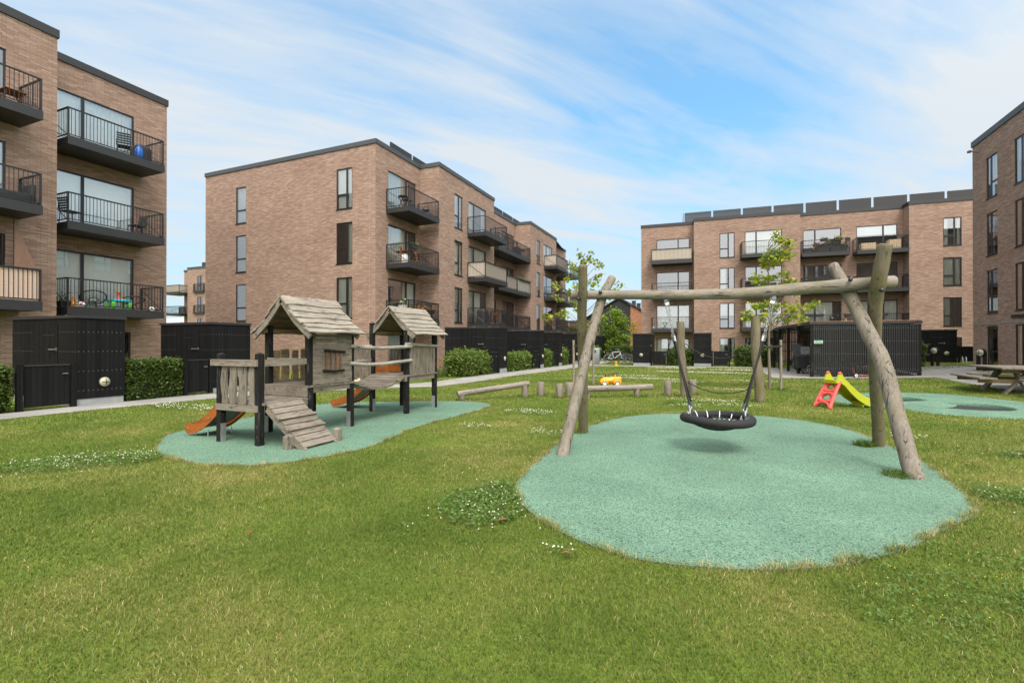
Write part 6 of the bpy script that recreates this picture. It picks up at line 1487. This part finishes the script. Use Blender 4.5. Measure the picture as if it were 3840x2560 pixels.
planter('dark planter with thin foliage at the left end of the lowest left block balcony', -20.9, 9.25, z1, .3, .3, .22, ph=.35, n=70, seed=3)
chair('black high backed chair at the left of the middle balcony of the left block', -20.95, 9.45, z2, R_(-80), h=.9); chair('dark chair at the right of the middle balcony of the left block', -21.1, 11.65, z2, R_(100), h=.66)
covered('large black covered furniture at the right end of the top balcony of the left block', -21.15, 11.8, z3, .6, .55, .82, cat='cover', name='covered_chairs', seed=4)
t = thing('balloon_bag', 'shiny blue foil bag beside the black covered furniture', 'bag', (-20.75, 11.52, z3)); m = MB(); m.sphere((0, 0, .30), .20, (.7, 1, 1.5)); m.build('bag', M['blue'], t); m = MB(); m.lathe((0, 0, .58), [(.03, 0), (.05, .05)], 8); m.build('knot', M['blue'], t)
chair('low black wire chair left of the shiny blue bag', -20.95, 11.1, z3, R_(-30), h=.62); t = table('folding wooden table on the top balcony cut off by the left edge', -19.75, 7.45, z3, 0, .6, .5, .55, 'red_wood')
t = thing('garden_sofa', 'dark box shaped sofa on the middle balcony cut off by the left edge', 'sofa', (-19.75, 7.5, z2)); m = MB(); m.bbox((0, -.5, .2), (.6, 1.6, .40), .03); m.build('seat', M['black_cloth'], t); m = MB(); m.bbox((0, .36, .36), (.6, .12, .72), .03); m.build('armrest', M['black_cloth'], t)
t = thing('sun_sail', 'brown triangular cloth sail slanting down behind the pale balcony screen at the left', 'sail', (-19.95, 7.9, z1)); m = MB(); m.add([(0, -.30, 2.55), (0, -.30, 1.02), (0, .27, 1.02), (.012, -.30, 2.55), (.012, -.30, 1.02), (.012, .27, 1.02), (.05, -.1, 1.6), (.06, -.1, 1.6)], [(0, 6, 2), (0, 1, 6), (1, 2, 6), (3, 5, 7), (3, 7, 4), (4, 7, 5), (0, 3, 4, 1), (1, 4, 5, 2), (2, 5, 3, 0)]); m.build('cloth', M['brown_cloth'], t); m = MB(); m.bar((0, -.31, 0), (0, -.31, 2.6), .012); m.build('pole', M['black_metal'], t)
# block B
table('round wire table at the left of the top corner balcony of the long block', -15.2, 21.05, z3, 0, .5, .5, .66, 'black_metal', True); 
table('second round wire table nearer the middle of the top corner balcony', -15.5, 21.8, z3, .4, .5, .5, .70, 'black_metal', True)
t = thing('kettle_grill', 'small kettle grill with pale rim at the right of the top corner balcony', 'barbecue', (-15.2, 23.2, z3)); m = MB(); m.sphere((0, 0, .5), .2, (1, 1, .8)); m.build('kettle', M['black_metal'], t); MB().torus((0, 0, .5), .205, .015, n=20, m=6).build('rim', M['silver'], t); m = MB(); [m.bar((.08*math.cos(a), .08*math.sin(a), .4), (.2*math.cos(a), .2*math.sin(a), 0), .012) for a in (0, 2.1, 4.2)]; m.build('legs', M['silver'], t)
table('wooden folding table on the middle corner balcony of the long block', -15.35, 21.35, z2, .1, .95, .6, .72, 'red_wood'); chair('orange wooden folding chair in front of the folding table', -15.0, 21.0, z2, R_(200), 'red_wood'); chair('wooden chair right of the folding table on the middle corner balcony', -15.3, 22.0, z2, R_(30), 'red_wood')
box_thing('storage_box', 'white box with a sloped lid at the left of the middle corner balcony', 'box', -14.95, 20.9, z2, (.3, .3, .42), 'white'); planter('dark planter hung high on the railing of the middle corner balcony', -14.62, 21.15, z2+.78, .24, .55, .22, 0, n=40, ph=.12, seed=5); planter('long terracotta flower box on the floor of the middle corner balcony', -14.95, 21.5, z2, .2, .6, .14, 0, 'plant', 'orange_fl', 60, .12, 'red_wood', seed=6)
t = thing('broom', 'broom leaning in the corner of the middle corner balcony', 'broom', (-15.5, 22.9, z2)); m = MB(); m.bar((0, .3, .02), (-.35, -.1, 1.35), .014); m.build('handle', M['cardboard'], t); m = MB(); m.cb((0, .3, .05), (.3, .06, .10)); m.build('brush', M['lime'], t)
planter('white pot with a bushy white flowering plant on the lowest corner balcony', -15.2, 21.0, z1+.55, .3, .3, .22, 0, 'plant', 'white', 160, .35, 'white', seed=7); table('wooden table on the lowest corner balcony of the long block', -15.3, 21.3, z1, 0, .7, .5, .55, 'red_wood'); chair('reddish chair on the lowest corner balcony of the long block', -15.5, 21.9, z1, .4, 'red_wood')
for i, y in enumerate((21.9, 22.9)): planter(('flower box with orange blooms left of its twin on the lowest corner balcony', 'flower box with orange blooms beside the covered barbecue')[i], -14.72, y, z1+.42, .2, .75, .18, 0, 'plant', 'orange_fl', 90, .22, 'black_cloth', seed=8+i)
covered('large black covered barbecue at the right end of the lowest corner balcony', -15.25, 23.1, z1, .65, .95, 1.15, seed=2)
covered('tall black covered barbecue on the lowest balcony above the widest shed', -14.05, 28.2, z1, .6, .85, 1.05, seed=5); chair('wooden slatted chair right of the tall covered barbecue', -13.9, 30.2, z1, R_(-100), 'red_wood'); table('wooden table behind the slatted chair above the widest shed', -14.2, 29.6, z1, 0, .7, .7, .7, 'red_wood')
planter('white pot on the lowest recessed balcony of the long block', -14.95, 33.0, z1, .26, .26, .2, 0, n=30, ph=.15, mat='white', seed=12); box_thing('storage_box', 'tall black box on the top recessed balcony of the long block', 'box', -15.1, 36.5, z3, (.5, .7, .75), 'black_cloth'); table('dark table on the top recessed balcony of the long block', -15.2, 37.4, z3, 0, .8, .7, .72, 'black_metal')
planter('long planter of green leaves along the striped balcony screen', -14.68, 37.2, z2+.92, .18, 2.6, .14, 0, n=200, ph=.12, seed=14); planter('green potted plant behind the pale screen of the balcony above the covered barbecue', -13.9, 28.4, z2+.75, .3, .5, .25, 0, n=80, ph=.2, seed=15)
covered('dark covered kettle on the lowest balcony at the far end of the long block', -13.9, 44.2, z1, .55, .55, .5, seed=6); table('dark round table on the middle balcony at the far end of the long block', -13.9, 44.6, z2, 0, .9, .9, .72, 'black_metal', True); chair('dark chair by the round table at the far end of the long block', -13.9, 43.6, z2, 1, 'black_metal')
# block C, in its turned frame
def cw(u, v, z): return (-6.05+u*math.cos(ca)-v*math.sin(ca), 43.6+u*math.sin(ca)+v*math.cos(ca), z)
def cplanter(label, u, v, z, *a, **k): return planter(label, *cw(u, v, z), *a, rz=ca, **k)
s1, s2_, s3 = SC
cplanter('low dark planter at the left end of the flowered top balcony', 12.75, -.7, s3, .65, .35, .42, n=20, ph=.1, seed=21); cplanter('small pot with a pink flowering shrub on the flowered top balcony', 13.2, -.75, s3, .3, .3, .22, fl='red', n=60, ph=.4, seed=22)
cplanter('wide dark planter left of the middle of the flowered top balcony', 13.75, -.7, s3, .95, .38, .62, fl='red', n=80, ph=.25, seed=23); cplanter('wide dark planter right of the middle of the flowered top balcony', 14.65, -.7, s3, .95, .38, .62, n=110, ph=.45, seed=24); cplanter('round black tub at the right end of the flowered top balcony', 15.15, -.7, s3, .42, .42, .5, n=50, ph=.4, seed=25)
cplanter('flower box hung on the rail left of its twin on the flowered top balcony', 13.75, -1.02, s3+.86, .5, .2, .2, n=80, ph=.16, seed=26); cplanter('yellow flowered box hung on the rail of the flowered top balcony', 14.7, -1.02, s3+.86, .55, .2, .2, fl='yellow_fl', n=90, ph=.2, seed=27); cplanter('small black pot hung at the right end of the flowered top balcony rail', 15.3, -1.02, s3+.80, .26, .2, .24, n=25, ph=.12, seed=28)
for i, (u, w, h) in enumerate(((16.75, .95, .60), (17.6, .6, .45), (18.4, .75, .75))): box_thing('wicker_chair', ('wide pale wicker seat at the left of the top right balcony', 'low pale wicker stool in the middle of the top right balcony', 'tall pale wicker seat at the right of the top right balcony')[i], 'chair', *cw(u, -.5, s3), (w, .55, h), 'cardboard', ca, 'pale wicker furniture', lid=False)
t = table('small black folding table on the lowest left balcony of the back block', *cw(2.0, -.7, s1), ca, .5, .4, .58, 'black_metal'); ball('small white ball at the corner of the lowest left balcony of the back block', *cw(1.08, -1.0, s1), .10, 'black_rubber')
for i, (u, lb) in enumerate(((12.75, 'empty black rail planter at the left of the balcony above the shelter'), (13.45, 'black rail planter second from the left above the shelter'), (15.35, 'black rail planter behind the leaning right swing leg'), (17.6, 'black rail planter right of the right swing leg'))): cplanter(lb, u, -1.03, s1+.84, .55, .2, .2, n=6, ph=.06, seed=31+i)
chair('black metal chair on the balcony above the bicycle shelter', *cw(14.6, -.5, s1), ca+3.3); planter('red pot at the left corner of the balcony above the shelter', *cw(12.5, -.8, s1), .28, .28, .5, ca, n=10, ph=.1, mat='red', seed=41)
t = thing('garden_statue', 'small pale figure on the balcony rail above the shelter', 'ornament', cw(15.2, -.9, s1)); m = MB(); m.lathe((0, 0, 0), [(.12, 0), (.12, .5), (.08, .6), (.10, .75), (.06, .86)], 12); m.build('body', M['cardboard'], t); m = MB(); m.sphere((0, 0, .95), .09); m.build('head', M['white'], t)
t = thing('wire_shelf', 'white wire rack on the balcony behind the right young tree', 'rack', cw(10.35, -2.0, s1), ca); m = MB()
for i in range(9): m.bar((-.62+i*.155, 0, .05), (-.62+i*.155, 0, .78), .010)
for i in range(5): m.bar((-.62, 0, .05+i*.18), (.62, 0, .05+i*.18), .010)
m.build('wires', M['white'], t); box_thing('storage_box', 'white cupboard on the balcony behind the right young tree', 'box', *cw(9.5, -1.5, s1), (.5, .4, .75), 'white', ca); box_thing('storage_box', 'orange crate on the balcony behind the white wire rack', 'box', *cw(10.3, -1.6, s1), (.3, .3, .45), 'yellow', ca)
for u, k, lb in ((8.6, s2_, 'dark covered box on the middle balcony behind the right young tree'), (9.9, s2_, 'second dark covered box on the middle balcony behind the right young tree')): box_thing('storage_box', lb, 'box', *cw(u, -1.7, k), (.9, .4, .6), 'black_cloth', ca)
cplanter('black planter hung on the middle balcony rail left of the right young tree', 8.6, -2.22, s2_+.82, .6, .2, .22, n=20, ph=.12, seed=51)
planter('white pot at the right of the middle balcony left of the corner', *cw(18.0, -.6, s2_), .3, .3, .22, ca, n=30, ph=.3, mat='white', seed=52)
covered('black covered barbecue on the balcony of the far left block', -67.75, 43.1, z2-.05, .9, .6, 1.0, seed=9)

# ---------------------------------------------------------------- sky, sun, camera
SUN_EL, SUN_AZ = 54, 146      # azimuth from +y towards +x
sd = V((math.sin(R_(SUN_AZ))*math.cos(R_(SUN_EL)), math.cos(R_(SUN_AZ))*math.cos(R_(SUN_EL)), math.sin(R_(SUN_EL))))
w = bpy.data.worlds.new('World'); S.world = w; w.use_nodes = True; nt = w.node_tree
class WN(N):
    def __init__(s): s.t = nt
n = WN(); bg = nt.nodes['Background']
sky = n.n('ShaderNodeTexSky', sky_type='NISHITA', sun_disc=False); sky.sun_elevation = R_(SUN_EL); sky.sun_rotation = R_(SUN_AZ); sky.air_density = 1.0; sky.dust_density = .6; sky.ozone_density = 2.2; sky.altitude = 0
g = n.coord('Generated'); nv = n.n('ShaderNodeVectorMath', operation='NORMALIZE', i_0=g).outputs[0]
x, y, z = n.sep(nv); zc_ = n.math('ADD', n.math('MAXIMUM', z, 0), .12)
pv = n.comb(n.math('DIVIDE', x, zc_), n.math('DIVIDE', y, zc_), 0)
pr = n.mapv(pv, (1, 1, 1), (0, 0, 0), (0, 0, R_(SKY_ROT)))
big = n.noise(n.mapv(pr, (.30, .55, 1), SKY_OFF), 1.0, 4, .5, .6)
str_ = n.noise(n.mapv(pr, (.42, 1.5, 1), SKY_OFF2), 1.5, 7, .56, .9)
fine = n.noise(n.mapv(pr, (.8, 2.4, 1), (4, 1, 0)), 3.2, 6, .6, .5)
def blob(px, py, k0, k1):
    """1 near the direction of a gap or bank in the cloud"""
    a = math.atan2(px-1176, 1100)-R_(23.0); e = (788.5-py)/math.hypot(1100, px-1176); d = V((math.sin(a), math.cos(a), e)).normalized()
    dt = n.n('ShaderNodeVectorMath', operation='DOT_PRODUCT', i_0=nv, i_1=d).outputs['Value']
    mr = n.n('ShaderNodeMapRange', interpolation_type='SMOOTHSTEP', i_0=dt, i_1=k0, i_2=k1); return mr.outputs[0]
bk = n.n('ShaderNodeVectorMath', operation='DOT_PRODUCT', i_0=nv, i_1=V((.35, -.90, .25)).normalized()).outputs['Value']  # added cloud bank behind the camera, out of view, whitens window reflections
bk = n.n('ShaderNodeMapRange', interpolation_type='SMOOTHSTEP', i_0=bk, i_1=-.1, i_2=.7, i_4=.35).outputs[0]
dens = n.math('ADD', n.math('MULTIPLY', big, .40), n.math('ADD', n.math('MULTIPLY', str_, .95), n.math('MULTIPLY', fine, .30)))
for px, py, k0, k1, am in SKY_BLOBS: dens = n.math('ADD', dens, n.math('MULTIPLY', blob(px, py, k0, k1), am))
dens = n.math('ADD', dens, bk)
mask = n.ramp(dens, (SKY_R[0], SKY_R[2]), (SKY_R[1], 1))
hz_ = n.n('ShaderNodeMapRange', i_0=z, i_1=.0, i_2=.42, i_3=.88, i_4=.12); 
blue = n.mix(1.0, sky.outputs[0], SKY_BLUE, 'MULTIPLY')
pale = n.mix(hz_.outputs[0], blue, SKY_PALE)
col = n.mix(mask, pale, SKY_CLOUD)
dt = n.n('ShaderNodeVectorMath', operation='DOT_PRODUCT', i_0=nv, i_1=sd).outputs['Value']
gl = n.math('POWER', n.math('MAXIMUM', n.math('ADD', n.math('MULTIPLY', dt, .8), .2), 0), 3)  # broad glow round the sun, added out of view to lift the ground light
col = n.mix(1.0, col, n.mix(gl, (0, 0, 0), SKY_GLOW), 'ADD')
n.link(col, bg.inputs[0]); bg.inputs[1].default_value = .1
l = bpy.data.lights.new('sun', 'SUN'); l.energy = SUN_E; l.angle = R_(SUN_ANG); l.color = (1, .95, .88); lo = bpy.data.objects.new('sun', l); COL.objects.link(lo); lo.rotation_euler = sd.to_track_quat('Z', 'Y').to_euler(); lo.location = (0, 0, 30)
cam = bpy.data.cameras.new('camera'); cam.sensor_width = 36; cam.lens = 1100/2352*36; cam.clip_end = 2000; cam.clip_start = .05
co = bpy.data.objects.new('camera', cam); COL.objects.link(co); co.location = (0, 0, 1.5); co.rotation_euler = (R_(90.2375), 0, R_(23.016)); S.camera = co
S.view_settings.view_transform = 'Standard'; S.view_settings.look = 'None'; S.view_settings.exposure = EXPO; S.view_settings.gamma = 1
S.cycles.max_bounces = 8; S.cycles.transparent_max_bounces = 12
